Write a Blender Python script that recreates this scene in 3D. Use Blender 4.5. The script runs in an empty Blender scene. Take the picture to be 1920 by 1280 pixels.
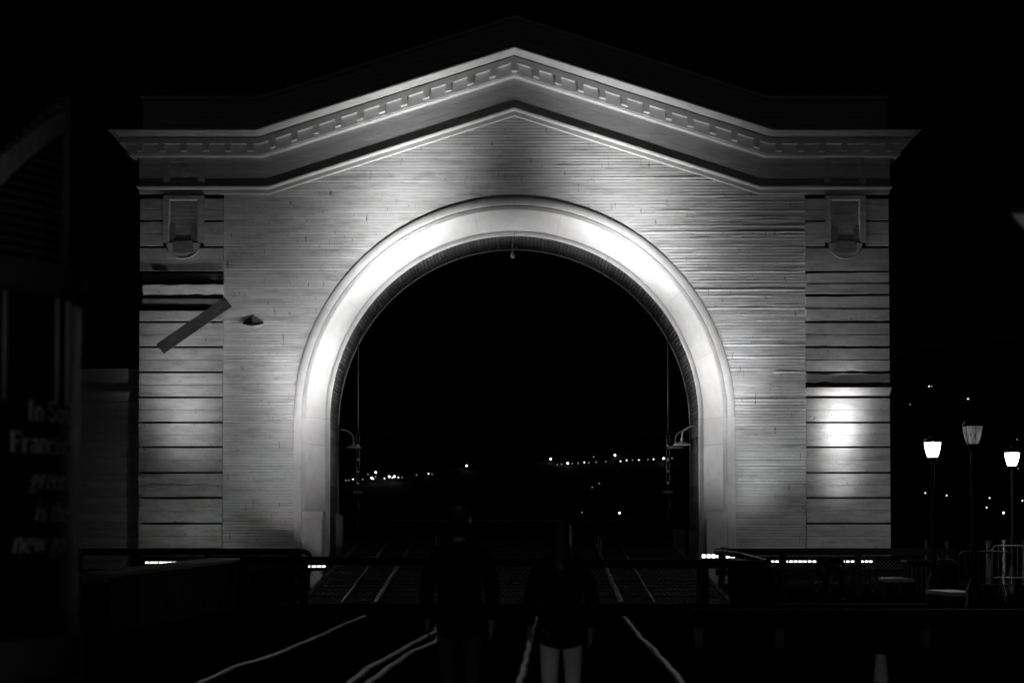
import bpy, math, random
from mathutils import Vector, Matrix
R = random.Random(7)
sc = bpy.context.scene
COL = sc.collection
rad = math.radians

# ------------------------------------------------------------------ camera
CAM = Vector((0.0, -43.0, 1.6))
PITCH = rad(1.33)
FPX = 2666.7                       # focal length in pixels of the 1920 px wide photograph
SHIFT = 0.1568
cam_d = bpy.data.cameras.new('camera'); cam = bpy.data.objects.new('camera', cam_d); COL.objects.link(cam)
cam.location = CAM; cam.rotation_euler = (math.pi/2 + PITCH, 0, 0)
cam_d.sensor_width = 36; cam_d.lens = 50.0; cam_d.shift_y = SHIFT
cam_d.clip_start = 0.1; cam_d.clip_end = 6000
cam_d.dof.use_dof = True; cam_d.dof.focus_distance = 43.0; cam_d.dof.aperture_fstop = 1.9
sc.camera = cam

# ------------------------------------------------------------------ night sky, faint moon, exposure
w = bpy.data.worlds.new('World'); sc.world = w; w.use_nodes = True
nt = w.node_tree; nt.nodes.clear()
sky = nt.nodes.new('ShaderNodeTexSky'); sky.sky_type = 'NISHITA'; sky.sun_disc = False
sky.sun_elevation = rad(3); sky.sun_rotation = rad(200)
bw = nt.nodes.new('ShaderNodeRGBToBW'); bg = nt.nodes.new('ShaderNodeBackground'); out = nt.nodes.new('ShaderNodeOutputWorld')
bg.inputs['Strength'].default_value = 0.00012
nt.links.new(sky.outputs[0], bw.inputs[0]); nt.links.new(bw.outputs[0], bg.inputs[0]); nt.links.new(bg.outputs[0], out.inputs[0])
sun_d = bpy.data.lights.new('moon', 'SUN'); sun_d.energy = 0.004; sun_d.angle = rad(0.5)
sun = bpy.data.objects.new('moon', sun_d); COL.objects.link(sun); sun.rotation_euler = (rad(50), 0, rad(-20)); sun.location = (0, -60, 60)
sc.view_settings.view_transform = 'Standard'; sc.view_settings.look = 'None'
sc.view_settings.exposure = 0; sc.view_settings.gamma = 1; sc.view_settings.use_curve_mapping = False
sc.cycles.use_denoising = True
sc.cycles.max_bounces = 5
sc.cycles.sample_clamp_indirect = 4
sc.cycles.caustics_reflective = False; sc.cycles.caustics_refractive = False

# floodlights: name, lamp position, target, power, cone, blend  (each one stands in its own housing, built further down)
FLOODS = [
    ('main_l', (-5.45, -3.2, 0.82), [((-4.4, 0.0, 11.2), 6500, 31, 1.0), ((-3.15, 0.0, 11.6), 16000, 22, 1.0), ((-6.4, 0.0, 6.5), 2600, 33, 1.0), ((-7.4, 0.0, 4.6), 300, 50, 1.0),
        ((-7.2, 0.0, 2.4), 90, 100, 1.0), ((5.7, 0.3, 6.9), 6500, 18, 1.0), ((5.8, 0.3, 4.6), 3700, 25, 1.0), ((1.6, 0.6, 10.5), 2900, 17, 1.0), ((0.2, 0.6, 10.7), 1500, 13, 1.0)]),
    ('main_r', (5.79, -3.2, 1.10), [((4.5, 0.0, 11.2), 6500, 30, 1.0), ((3.15, 0.0, 11.6), 14500, 22, 1.0), ((6.6, 0.0, 6.6), 2500, 29, 1.0), ((7.7, 0.0, 4.0), 430, 46, 1.0),
        ((-5.6, 0.3, 6.7), 8800, 18, 1.0), ((-5.8, 0.3, 4.7), 2400, 24, 1.0), ((-1.6, 0.6, 10.5), 3300, 17, 1.0), ((-0.2, 0.6, 10.7), 1500, 13, 1.0)]),
    ('out_l', (-9.60, -3.2, 0.93), [((-9.9, 0.0, 6.1), 1350, 31, 1.0), ((-9.6, 0.0, 11.0), 400, 30, 1.0), ((-9.3, 0.0, 2.4), 52, 100, 1.0)]),
    ('out_r', (9.48, -3.2, 0.96), [((9.95, 0.0, 5.2), 4600, 20, 1.0), ((9.95, 0.0, 3.7), 650, 26, 1.0), ((9.7, 0.0, 11.0), 300, 30, 1.0), ((9.6, 0.0, 2.4), 14, 120, 1.0)]),
    ('wash_r', (7.69, -3.2, 0.96), [((7.9, 0.0, 2.0), 5, 150, 1.0)]),
]
FILL_LAMP_POWER = 820

def W(px, py, Y=0.0):
    """The point at depth Y seen at pixel (px, py) of the 1920x1280 photograph."""
    cx = (px - 960) / FPX; cy = (640 - py) / FPX + SHIFT * 1920 / FPX
    d = Vector((cx, math.cos(PITCH) - cy * math.sin(PITCH), math.sin(PITCH) + cy * math.cos(PITCH)))
    return CAM + d * ((Y - CAM.y) / d.y)
def Zp(py, Y=0.0): return W(960, py, Y).z
def Xp(px, py, Y=0.0): return W(px, py, Y).x

# ------------------------------------------------------------------ materials (all procedural, all grey: the place is seen in black and white)
def principled(name):
    m = bpy.data.materials.new(name); m.use_nodes = True
    return m, m.node_tree, m.node_tree.nodes['Principled BSDF']
def mat(name, base, rough=0.6, metal=0.0, var=0.25, scale=3.0, stretch=(1, 1, 1), bump=0.0, bscale=40.0, piece=0.0, spec=0.5):
    m, t, b = principled(name)
    b.inputs['Roughness'].default_value = rough; b.inputs['Metallic'].default_value = metal
    b.inputs['Specular IOR Level'].default_value = spec
    tc = t.nodes.new('ShaderNodeTexCoord'); mp = t.nodes.new('ShaderNodeMapping'); mp.inputs['Scale'].default_value = stretch
    t.links.new(tc.outputs['Object'], mp.inputs[0])
    n = t.nodes.new('ShaderNodeTexNoise'); n.inputs['Scale'].default_value = scale; n.inputs['Detail'].default_value = 6
    n.inputs['Roughness'].default_value = 0.65
    t.links.new(mp.outputs[0], n.inputs['Vector'])
    r = t.nodes.new('ShaderNodeMapRange'); r.inputs[1].default_value = 0.25; r.inputs[2].default_value = 0.75
    r.inputs[3].default_value = base * (1 - var); r.inputs[4].default_value = base * (1 + var)
    t.links.new(n.outputs[0], r.inputs[0])
    last = r.outputs[0]
    if piece:
        oi = t.nodes.new('ShaderNodeObjectInfo'); q = t.nodes.new('ShaderNodeMapRange')
        q.inputs[3].default_value = 1 - piece; q.inputs[4].default_value = 1 + piece
        t.links.new(oi.outputs['Random'], q.inputs[0])
        mu = t.nodes.new('ShaderNodeMath'); mu.operation = 'MULTIPLY'
        t.links.new(last, mu.inputs[0]); t.links.new(q.outputs[0], mu.inputs[1]); last = mu.outputs[0]
    t.links.new(last, b.inputs['Base Color'])
    if bump:
        n2 = t.nodes.new('ShaderNodeTexNoise'); n2.inputs['Scale'].default_value = bscale; n2.inputs['Detail'].default_value = 5
        t.links.new(mp.outputs[0], n2.inputs['Vector'])
        bp = t.nodes.new('ShaderNodeBump'); bp.inputs['Strength'].default_value = bump; bp.inputs['Distance'].default_value = 0.02
        t.links.new(n2.outputs[0], bp.inputs['Height']); t.links.new(bp.outputs[0], b.inputs['Normal'])
    m['base'] = base
    return m
def stain(m, stretch, scale, lo, hi, dark):
    """Worn spots with a shape of their own: bare wood where the paint has come off."""
    t = m.node_tree; b = t.nodes['Principled BSDF']
    src = b.inputs['Base Color'].links[0].from_socket
    tc = t.nodes.new('ShaderNodeTexCoord'); mp = t.nodes.new('ShaderNodeMapping'); mp.inputs['Scale'].default_value = stretch
    mp.inputs['Location'].default_value = (scale * 1.7, 0, scale)
    t.links.new(tc.outputs['Object'], mp.inputs[0])
    n = t.nodes.new('ShaderNodeTexNoise'); n.inputs['Scale'].default_value = scale; n.inputs['Detail'].default_value = 4; n.inputs['Roughness'].default_value = 0.7
    t.links.new(mp.outputs[0], n.inputs['Vector'])
    r = t.nodes.new('ShaderNodeMapRange'); r.inputs[1].default_value = lo; r.inputs[2].default_value = hi
    r.inputs[3].default_value = 1.0; r.inputs[4].default_value = dark
    t.links.new(n.outputs[0], r.inputs[0])
    mu = t.nodes.new('ShaderNodeMath'); mu.operation = 'MULTIPLY'
    t.links.new(src, mu.inputs[0]); t.links.new(r.outputs[0], mu.inputs[1]); t.links.new(mu.outputs[0], b.inputs['Base Color'])
def emit(name, strength, through=0.0):
    m = bpy.data.materials.new(name); m.use_nodes = True; t = m.node_tree; t.nodes.clear()
    e = t.nodes.new('ShaderNodeEmission'); e.inputs['Strength'].default_value = strength
    o = t.nodes.new('ShaderNodeOutputMaterial')
    if through:
        tr = t.nodes.new('ShaderNodeBsdfTransparent'); mx = t.nodes.new('ShaderNodeMixShader'); mx.inputs[0].default_value = through
        t.links.new(e.outputs[0], mx.inputs[1]); t.links.new(tr.outputs[0], mx.inputs[2]); t.links.new(mx.outputs[0], o.inputs[0])
    else:
        t.links.new(e.outputs[0], o.inputs[0])
    return m

M = {}
M['siding'] = mat('painted_siding', 0.66, 0.55, var=0.16, scale=1.6, stretch=(1.2, 1, 5), bump=0.15, bscale=30, piece=0.06)
stain(M['siding'], (9.0, 1.0, 2.2), 1.0, 0.62, 0.68, 0.25)
stain(M['siding'], (0.5, 1.0, 3.0), 1.3, 0.50, 0.72, 0.55)
M['pier'] = mat('painted_pier_board', 0.56, 0.5, var=0.20, scale=1.8, stretch=(1, 1, 2.5), bump=0.3, bscale=10, piece=0.08)
stain(M['pier'], (3, 1, 3), 2.6, 0.655, 0.685, 0.25)
stain(M['pier'], (0.5, 1.0, 3.0), 1.6, 0.48, 0.72, 0.6)
M['trim'] = mat('painted_trim', 0.54, 0.5, var=0.14, scale=2.2, stretch=(1, 1, 2), bump=0.15, bscale=25, piece=0.05)
M['arch'] = mat('painted_archivolt', 0.62, 0.45, var=0.12, scale=2.5, bump=0.12, bscale=25, piece=0.07)
stain(M['arch'], (3, 3, 3), 2.2, 0.70, 0.74, 0.45)
M['frieze'] = mat('painted_frieze', 0.33, 0.55, var=0.18, scale=2.0, stretch=(0.7, 1, 6), bump=0.3, bscale=20, piece=0.05)
M['bare'] = mat('bare_weathered_wood', 0.20, 0.8, var=0.4, scale=3, stretch=(1, 1, 4), bump=0.4, bscale=18, piece=0.2)
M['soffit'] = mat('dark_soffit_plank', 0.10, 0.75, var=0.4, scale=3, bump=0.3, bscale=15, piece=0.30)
M['core'] = mat('dark_core_wood', 0.05, 0.9, var=0.4)
M['attic'] = mat('painted_attic', 0.45, 0.6, var=0.25, scale=1.5, stretch=(1, 1, 6), piece=0.1)
M['wing'] = mat('painted_wing', 0.58, 0.6, var=0.25, scale=1.5, stretch=(1, 1, 6), bump=0.2, bscale=12, piece=0.12)
M['concrete'] = mat('concrete', 0.25, 0.8, var=0.35, scale=2.5, bump=0.3)
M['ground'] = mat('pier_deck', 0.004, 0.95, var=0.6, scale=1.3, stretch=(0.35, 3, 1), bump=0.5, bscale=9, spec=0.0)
M['timber'] = mat('dark_timber', 0.010, 0.8, var=0.5, scale=2, stretch=(1, 1, 3), bump=0.4, bscale=14, piece=0.25, spec=0.12)
M['greyplank'] = mat('grey_plank', 0.16, 0.75, var=0.4, scale=2.5, bump=0.4, bscale=14, piece=0.2)
M['fender'] = mat('fender_timber', 0.16, 0.8, var=0.7, scale=4, stretch=(5, 5, 0.6), bump=0.6, bscale=8)
M['deckplank'] = mat('apron_plank', 0.007, 0.8, var=0.5, scale=2, stretch=(1, 4, 1), bump=0.4, bscale=12, piece=0.35, spec=0.04)
M['steel'] = mat('worn_rail_steel', 0.42, 0.34, metal=1.0, var=0.3, scale=5, bump=0.35, bscale=22)
M['railweb'] = mat('rusty_rail', 0.06, 0.8, var=0.4, scale=6)
M['galv'] = mat('galvanised_wire', 0.16, 0.45, metal=0.6, var=0.2, scale=5)
M['iron'] = mat('black_iron', 0.02, 0.45, var=0.3, scale=6, bump=0.15)
M['barrier'] = mat('barrier_tube', 0.35, 0.4, metal=0.5, var=0.25, scale=6)
M['bench'] = mat('bench_slab', 0.75, 0.6, var=0.4, scale=8, stretch=(1, 6, 1), bump=0.5, bscale=15)
M['hood'] = mat('enamel_hood', 0.45, 0.35, var=0.3, scale=6)
M['plastic'] = mat('glossy_wrap', 0.10, 0.22, var=0.4, scale=5, bump=0.4, bscale=12)
M['white'] = mat('white_paint', 0.8, 0.6, var=0.3, scale=6, bump=0.2)
M['kiosk'] = mat('kiosk_enamel', 0.008, 0.5, var=0.3, scale=3, spec=0.12)
M['kioskpaint'] = mat('kiosk_grey', 0.055, 0.8, var=0.4, scale=5, spec=0.05)
M['kioskrod'] = mat('kiosk_rod', 0.22, 0.5, var=0.3, scale=2, spec=0.2)
M['kiosklitrim'] = mat('kiosk_lit_rim', 0.26, 0.6, metal=0.0, var=0.3, scale=6)
M['print'] = mat('printed_letters', 0.48, 0.6, var=0.2, scale=6)
M['skin'] = mat('skin', 0.20, 0.5, var=0.1)
M['darkcloth'] = mat('dark_cloth', 0.005, 0.9, var=0.4, scale=6, bump=0.3, bscale=10, spec=0.1)
M['jeans'] = mat('grey_jeans', 0.06, 0.9, var=0.35, scale=5, bump=0.3, bscale=12, spec=0.1)
M['palecloth'] = mat('pale_trousers', 0.80, 0.9, var=0.25, scale=4, bump=0.3, bscale=12, spec=0.1)
M['hair'] = mat('dark_hair', 0.02, 0.5, var=0.3, scale=20)
M['shoe'] = mat('shoe', 0.03, 0.5)
M['hill'] = mat('night_hill', 0.02, 0.95, var=0.4, scale=0.01)
M['water'] = mat('bay_water', 0.006, 0.12, var=0.1, scale=0.2, bump=0.6, bscale=0.6)
M['globe'] = emit('lit_lantern_glass', 9.0, 0.35)
M['tube'] = emit('floodlight_tube', 3.2)
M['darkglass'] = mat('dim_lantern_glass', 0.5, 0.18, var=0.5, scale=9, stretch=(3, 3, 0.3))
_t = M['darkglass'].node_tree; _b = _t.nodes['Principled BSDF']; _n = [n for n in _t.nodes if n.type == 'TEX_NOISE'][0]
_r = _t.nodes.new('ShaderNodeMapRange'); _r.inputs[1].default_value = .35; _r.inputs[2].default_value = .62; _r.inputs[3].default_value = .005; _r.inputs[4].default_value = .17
_t.links.new(_n.outputs[0], _r.inputs[0]); _t.links.new(_r.outputs[0], _b.inputs['Emission Strength']); _b.inputs['Emission Color'].default_value = (1, 1, 1, 1)  # weak streaked emission put into the dim lantern glass
M['shore3'] = emit('far_light_bright', 5.0); M['shore2'] = emit('far_light_mid', 1.5); M['shore1'] = emit('far_light_dim', 0.28)

# ------------------------------------------------------------------ object helpers
def origin(o):
    v = Vector((0, 0, 0))
    while o is not None: v = v + o.location; o = o.parent
    return v
def thing(name, label, cat, loc=(0, 0, 0), group=None):
    o = bpy.data.objects.new(name, None); o.empty_display_size = 0.2; COL.objects.link(o); o.location = loc
    o['label'] = label; o['category'] = cat
    if group: o['group'] = group
    return o
def tag(o, label, cat, group=None):
    o['label'] = label; o['category'] = cat
    if group: o['group'] = group
    return o
class MB:
    """Collects faces in world coordinates; build() links them as ONE mesh object."""
    def __init__(s): s.v = []; s.f = []
    def add(s, vs, fs):
        k = len(s.v); s.v += [Vector(p) for p in vs]; s.f += [tuple(i + k for i in f) for f in fs]; return s
    def box(s, c, d, rz=0.0, rot=None):
        hx, hy, hz = d[0]/2, d[1]/2, d[2]/2
        m = rot if rot is not None else Matrix.Rotation(rz, 3, 'Z')
        p = [Vector(c) + m @ Vector((x*hx, y*hy, z*hz)) for x, y, z in ((-1,-1,-1),(1,-1,-1),(1,1,-1),(-1,1,-1),(-1,-1,1),(1,-1,1),(1,1,1),(-1,1,1))]
        return s.add(p, [(0,3,2,1),(4,5,6,7),(0,1,5,4),(1,2,6,5),(2,3,7,6),(3,0,4,7)])
    def bb(s, x0, x1, y0, y1, z0, z1): return s.box(((x0+x1)/2, (y0+y1)/2, (z0+z1)/2), (x1-x0, y1-y0, z1-z0))
    def hexa(s, a, b): 
        """a: four points of one end, b: the matching four of the other."""
        return s.add(list(a)+list(b), [(3,2,1,0),(4,5,6,7),(0,1,5,4),(1,2,6,5),(2,3,7,6),(3,0,4,7)])
    def tube(s, pts, r, n=8, cap=True):
        pts = [Vector(p) for p in pts]; rr = r if isinstance(r, (list, tuple)) else [r]*len(pts); k = len(s.v)
        up = Vector((0, 0, 1)); prev = None
        for i, p in enumerate(pts):
            t = (pts[min(i+1, len(pts)-1)] - pts[max(i-1, 0)]).normalized()
            a = prev if prev is not None else (t.cross(up) if abs(t.z) < .95 else t.cross(Vector((1, 0, 0))))
            a = (a - t*a.dot(t)).normalized(); b = t.cross(a); prev = a
            for j in range(n):
                q = 2*math.pi*j/n; s.v.append(p + (a*math.cos(q) + b*math.sin(q))*rr[i])
        for i in range(len(pts)-1):
            for j in range(n):
                s.f.append((k+i*n+j, k+i*n+(j+1) % n, k+(i+1)*n+(j+1) % n, k+(i+1)*n+j))
        if cap:
            s.f.append(tuple(k+j for j in reversed(range(n)))); e = k+(len(pts)-1)*n; s.f.append(tuple(e+j for j in range(n)))
        return s
    def lathe(s, prof, c, n=20, a0=0.0, a1=2*math.pi):
        k = len(s.v); full = abs(a1-a0-2*math.pi) < 1e-6; m = n if full else n+1
        for r_, z in prof:
            for j in range(m):
                q = a0+(a1-a0)*j/n; s.v.append(Vector((c[0]+r_*math.cos(q), c[1]+r_*math.sin(q), c[2]+z)))
        for i in range(len(prof)-1):
            for j in range(n):
                j2 = (j+1) % m
                s.f.append((k+i*m+j, k+i*m+j2, k+(i+1)*m+j2, k+(i+1)*m+j))
        return s
    def strip(s, rows, close=False):
        """rows: lists of points of equal length; quads between neighbours."""
        k = len(s.v); n = len(rows[0])
        for r_ in rows: s.v += [Vector(p) for p in r_]
        for i in range(len(rows)-1):
            for j in range(n if close else n-1):
                j2 = (j+1) % n
                s.f.append((k+i*n+j, k+i*n+j2, k+(i+1)*n+j2, k+(i+1)*n+j))
        return s
    def build(s, name, m, parent=None, smooth=False, label=None, kind=None):
        o0 = origin(parent) if parent is not None else Vector((0, 0, 0))
        me = bpy.data.meshes.new(name); me.from_pydata([tuple(p-o0) for p in s.v], [], s.f); me.update()
        me.materials.append(m)
        if smooth: me.polygons.foreach_set('use_smooth', [True]*len(me.polygons))
        o = bpy.data.objects.new(name, me); COL.objects.link(o)
        if parent is not None: o.parent = parent
        if label: o['label'] = label
        if kind: o['kind'] = kind
        return o
def copy_tree(o, loc=None, rz=None, label=None, parent=None):
    c = o.copy(); COL.objects.link(c)
    if parent is not None: c.parent = parent
    if loc is not None: c.location = loc
    if rz is not None: c.rotation_euler.z = rz
    if label: c['label'] = label
    for ch in list(o.children): copy_tree(ch, parent=c)
    return c
def fixnormals(o):
    import bmesh
    b = bmesh.new(); b.from_mesh(o.data); bmesh.ops.recalc_face_normals(b, faces=b.faces); b.to_mesh(o.data); b.free()
    return o
def wob(x, seed, f=1.0):
    return (math.sin(x*1.7*f+seed*12.9) + .6*math.sin(x*3.9*f+seed*7.3) + .4*math.sin(x*8.3*f+seed*3.1))/2.0

# ------------------------------------------------------------------ setting: pier deck, water, hills
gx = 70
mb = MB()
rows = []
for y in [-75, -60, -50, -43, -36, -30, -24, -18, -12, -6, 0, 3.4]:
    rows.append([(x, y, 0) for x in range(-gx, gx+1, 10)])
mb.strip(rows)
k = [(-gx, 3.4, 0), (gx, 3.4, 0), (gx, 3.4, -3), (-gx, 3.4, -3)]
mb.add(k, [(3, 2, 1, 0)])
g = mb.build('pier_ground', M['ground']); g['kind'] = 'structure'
wt = MB().add([(-2600, 3.45, -2.2), (2600, 3.45, -2.2), (2600, 3200, -2.2), (-2600, 3200, -2.2)], [(0, 1, 2, 3)]).build('bay_water', M['water']); wt['kind'] = 'structure'

SH0, SH1 = 1300.0, 1900.0
def ridge(px):
    """Ridge height over the picture's width: low behind the arch, higher to the right."""
    t = min(1, max(0, (px-1300)/420)); t = t*t*(3-2*t)
    return 122 + 128*t + 14*math.sin(px*0.011) + 6*math.sin(px*0.037+1)
mb = MB(); rows = []
pxs = list(range(-300, 2301, 40))
for f, hz in ((0, -0.02), (.25, .25), (.5, .5), (.75, .75), (1.0, 1.0), (1.5, .7), (2.2, -.05)):
    Y = SH0+(SH1-SH0)*f
    rows.append([((px-960)/FPX*(Y+43), Y, ridge(px)*hz - (2.3 if hz < 0.1 else 0)) for px in pxs])
mb.strip(rows); h = mb.build('far_hills', M['hill'], smooth=True); h['kind'] = 'structure'

ORD = ['first', 'second', 'third', 'fourth', 'fifth', 'sixth', 'seventh', 'eighth', 'ninth', 'tenth', 'eleventh', 'twelfth', 'thirteenth', 'fourteenth', 'fifteenth', 'sixteenth', 'seventeenth', 'eighteenth', 'nineteenth', 'twentieth']
shore_meshes = {}
def shore_light(px, py, b, label, group):
    kz = W(px, py, SH0).z/(SH0+43)
    # meet the slope z = ridge*(Y-SH0)/(SH1-SH0)
    s_ = ridge(px)/(SH1-SH0); Y = (s_*SH0+1.6+43*kz)/(s_-kz) if s_ > kz*1.02 else SH1
    Y = min(max(Y, SH0+5), SH1)-45; p = W(px, py, Y)
    r_ = {3: 1.0, 2: .8, 1: .65}[b]*Y/1400
    key = b
    if key not in shore_meshes:
        m_ = MB(); n = 8
        m_.lathe([(0.001, -1), (.7, -.7), (1, 0), (.7, .7), (0.001, 1)], (0, 0, 0), n)
        o = m_.build('shore_light', M['shore%d' % b], smooth=True); shore_meshes[key] = o
    else:
        o = shore_meshes[key].copy(); COL.objects.link(o)
    o.location = p; o.scale = (r_,)*3
    tag(o, label, 'light', group); o['kind'] = 'thing'
L1 = [(648.5, 900, 1), (654, 900, 1), (662, 898, 2), (680, 898, 1), (690, 889, 1), (697, 895.5, 3), (700, 897.5, 2), (704.5, 885, 3), (704, 893, 1), (721, 896.5, 2), (730, 893, 3), (735.5, 895, 2), (739.5, 892.5, 3), (747, 894.5, 2), (754, 894.5, 1), (781, 890, 1), (803.5, 887.5, 2), (810, 888.5, 1), (875, 872.5, 3)]
for i, (x, y, b) in enumerate(L1):
    shore_light(x, y, b, ('bright' if b == 3 else 'pale' if b == 2 else 'faint') + ' far shore light, %s from the left through the arch' % ORD[i], 'far shore lights low on the left of the arch')
L2 = [(1032.5, 860, 3), (1045, 871, 1), (1053, 870, 1), (1064.5, 868, 3), (1073, 868.5, 1), (1084, 868, 1), (1095.5, 866.5, 2), (1104, 867, 1), (1113, 856, 1), (1118, 866, 1), (1136, 865, 1), (1153, 853, 3), (1163.5, 864.5, 2), (1175, 862.5, 2), (1186, 862, 1), (1198, 862, 2), (1215, 861, 1), (1225.5, 860.5, 2), (1244.5, 859, 3), (1260, 858.5, 1)]
for i, (x, y, b) in enumerate(L2):
    shore_light(x, y, b, ('bright' if b == 3 else 'pale' if b == 2 else 'faint') + ' far light, %s along the sloping string right of centre' % ORD[i], 'far lights strung along a slope right of centre')
for x, y, b, l in ((1161.5, 961, 3, 'bright lone light low over the water right of the arch centre'), (1091, 960, 1, 'faint light low over the water beside a bright lone one'),
                   (1110.5, 913, 1, 'faint light below the sloping string, left of a close pair'), (1123.5, 906, 1, 'faint light below the sloping string, right of a close pair')):
    shore_light(x, y, b, l, 'scattered lights low behind the arch')
L3 = [(1735, 923.5, 2), (1775, 928.5, 2), (1850, 951, 2), (1855.5, 933, 2), (1881.5, 961, 3), (1917, 938, 2), (1907, 823.5, 1), (1909, 878, 1)]
for i, (x, y, b) in enumerate(sorted(L3)):
    shore_light(x, y, b, '%s light on the dark hill, %s from the left behind the street lamps' % ('bright' if b == 3 else 'pale' if b == 2 else 'faint', ORD[i]), 'hill lights behind the street lamps')
for x, y, b, l in ((1742, 724, 2, 'pale light high on the hill, left one of a tight pair'), (1747, 724, 1, 'faint light high on the hill, right one of a tight pair'), (1706.5, 758, 1, 'faint light on the hill nearest the right pier of the arch'), (1815, 747.5, 2, 'pale light on the hill right above the dim street lamp')):
    shore_light(x, y, b, l, 'lights high on the right hill')

# ------------------------------------------------------------------ the ferry arch: measures
PXM = FPX/43.0
CXP = 964.5
XC = Xp(CXP, 640)                         # axis of the building
def ux(px): return (px-CXP)/PXM
Z0 = Zp(365.5)                            # underside of the architrave at the flat ends
XE = 704/PXM                              # half width of the wall
XB = 461.5/PXM                            # where the gable starts
ZA = Zp(219)                              # underside of the architrave at the apex
SL = (ZA-Z0)/XB                           # slope
ZS = Zp(781.5)                            # springing
RO, RB, RS, RC, RL = 414.5/PXM, 399.5/PXM, 391.5/PXM, 361/PXM, 353/PXM
ZB = Zp(1028)                             # foot of the siding
XP = 547.5/PXM                            # inner edge of the piers
DEP = 3.0                                 # thickness of the head house
arch = thing('ferry_arch', 'white boarded ferry slip arch with gabled cornice, floodlit from below', 'arch', (XC, 0, 0))
def part(mbx, name, m, smooth=False, parent=None, label=None, kind=None):
    """Vertices are in building coordinates (x from its axis)."""
    mbx.v = [Vector((p.x+XC, p.y, p.z)) for p in mbx.v]
    return mbx.build(name, m, parent or arch, smooth, label, kind)

# core: the dark frame behind the boards
def outline(r_in, xe, zbot, n=40, ztop=lambda x: 0):
    pts = [(-xe, zbot), (-xe, ztop(-xe)), (-XB, ztop(-XB)), (0, ztop(0)), (XB, ztop(XB)), (xe, ztop(xe)), (xe, zbot), (r_in, zbot)]
    pts += [(r_in*math.cos(a), ZS+r_in*math.sin(a)) for a in [math.pi*i/n for i in range(n+1)]]
    pts.append((-r_in, zbot)); return pts
def gable(x, z0=Z0): return z0 + max(0, XB-abs(x))*SL
for rin, ya, yb in ((RB-.02, .10, .80), (RL+.08, .80, DEP-.02)):
    mb = MB(); poly = outline(rin, XE-.06, 0.0, 40, lambda x: gable(x)+1.9)
    n = len(poly)
    mb.v = [Vector((x, ya, z)) for x, z in poly]+[Vector((x, yb-.002, z)) for x, z in poly]
    mb.f = [tuple(range(n)), tuple(range(2*n-1, n-1, -1))] + [(i, i+n, (i+1) % n+n, (i+1) % n) for i in range(n)]
    fixnormals(part(mb, 'core_wall', M['core']))
# plinth below the boards
for s in (-1, 1):
    mb = MB(); a, b = sorted((s*(RO-.1), s*(XE+.02))); mb.bb(a, b, -.01, .095, 0, ZB-.22)
    part(mb, 'plinth', M['timber'])
    mb = MB(); mb.bb(a, b, -.05, .095, ZB-.215, ZB-.012); part(mb, 'base_board', M['pier'])

# siding boards
PITCHB = 0.0925
def siding(x0, x1, zb, seed, rough):
    """One clapboard, warped a little: the foot stands out, the head is tucked in."""
    L = x1-x0; n = max(3, min(26, int(L/0.38))); mbx = MB(); rws = []
    q1 = R.random()**2; q2 = R.random(); q3 = R.random()
    for i in range(n+1):
        x = x0+L*i/n; t = rough(x, zb)
        top = .0016+.0030*q2*t + t*.0080*q1*q1 + t*.0045*max(0, wob(x*.9, seed)); bot = .0012*q3 + t*.003*max(0, wob(x*.8, seed+4))
        z0 = zb+.002+.003*q1*t + t*.0012*wob(x*2.9, seed+2.2); z1 = zb+PITCHB-.0040 + t*.0012*wob(x*2.3, seed+3.7)
        rws.append([(x, -bot-.003, z0), (x, -top-.002, z1-.007), (x, -top+.002, z1), (x, .07, z1), (x, .07, z0)])
    mbx.strip(rws, close=True)
    mbx.f.append((0, 1, 2, 3, 4)); e = len(mbx.v)-5; mbx.f.append((e+4, e+3, e+2, e+1, e))
    return part(mbx, 'siding_board', M['siding'])
def rough(x, z):
    base = .75
    if x > 0: base += 3.0*min(1, max(0, (x-3.8)/3.6))*(1 if z > 3.6 else max(.1, (z-1.6)/2))
    else: base += .5*min(1, max(0, (-x-6)/2.0))*(1 if z > 4.5 else .4)
    return base
z = ZB; row = 0
while z < ZA-.05:
    zt = z+PITCHB
    if z <= ZS: xi = RB+.06
    elif z-ZS < RB+.06: xi = math.sqrt((RB+.06)**2-(z-ZS)**2)
    else: xi = 0
    xo = XP-.004 if z < Z0+.06 else min(XP, XB-(z-Z0-.05)/SL)
    if xo > 0.15:
        spans = [(-xo, -xi), (xi, xo)] if xi > .05 else [(-xo, xo)]
        for a, b in spans:
            L = b-a
            if L < .05: continue
            cuts = [a]
            if L > 2.0 and R.random() < (.10 if L < 5 else .6):
                cuts.append(a+L*R.uniform(.25, .75))
            cuts.append(b)
            for c0, c1 in zip(cuts, cuts[1:]):
                siding(c0+(.003 if c0 != a else 0), c1-(.003 if c1 != b else 0), z, R.random()*50, rough)
    z = zt; row += 1

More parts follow.
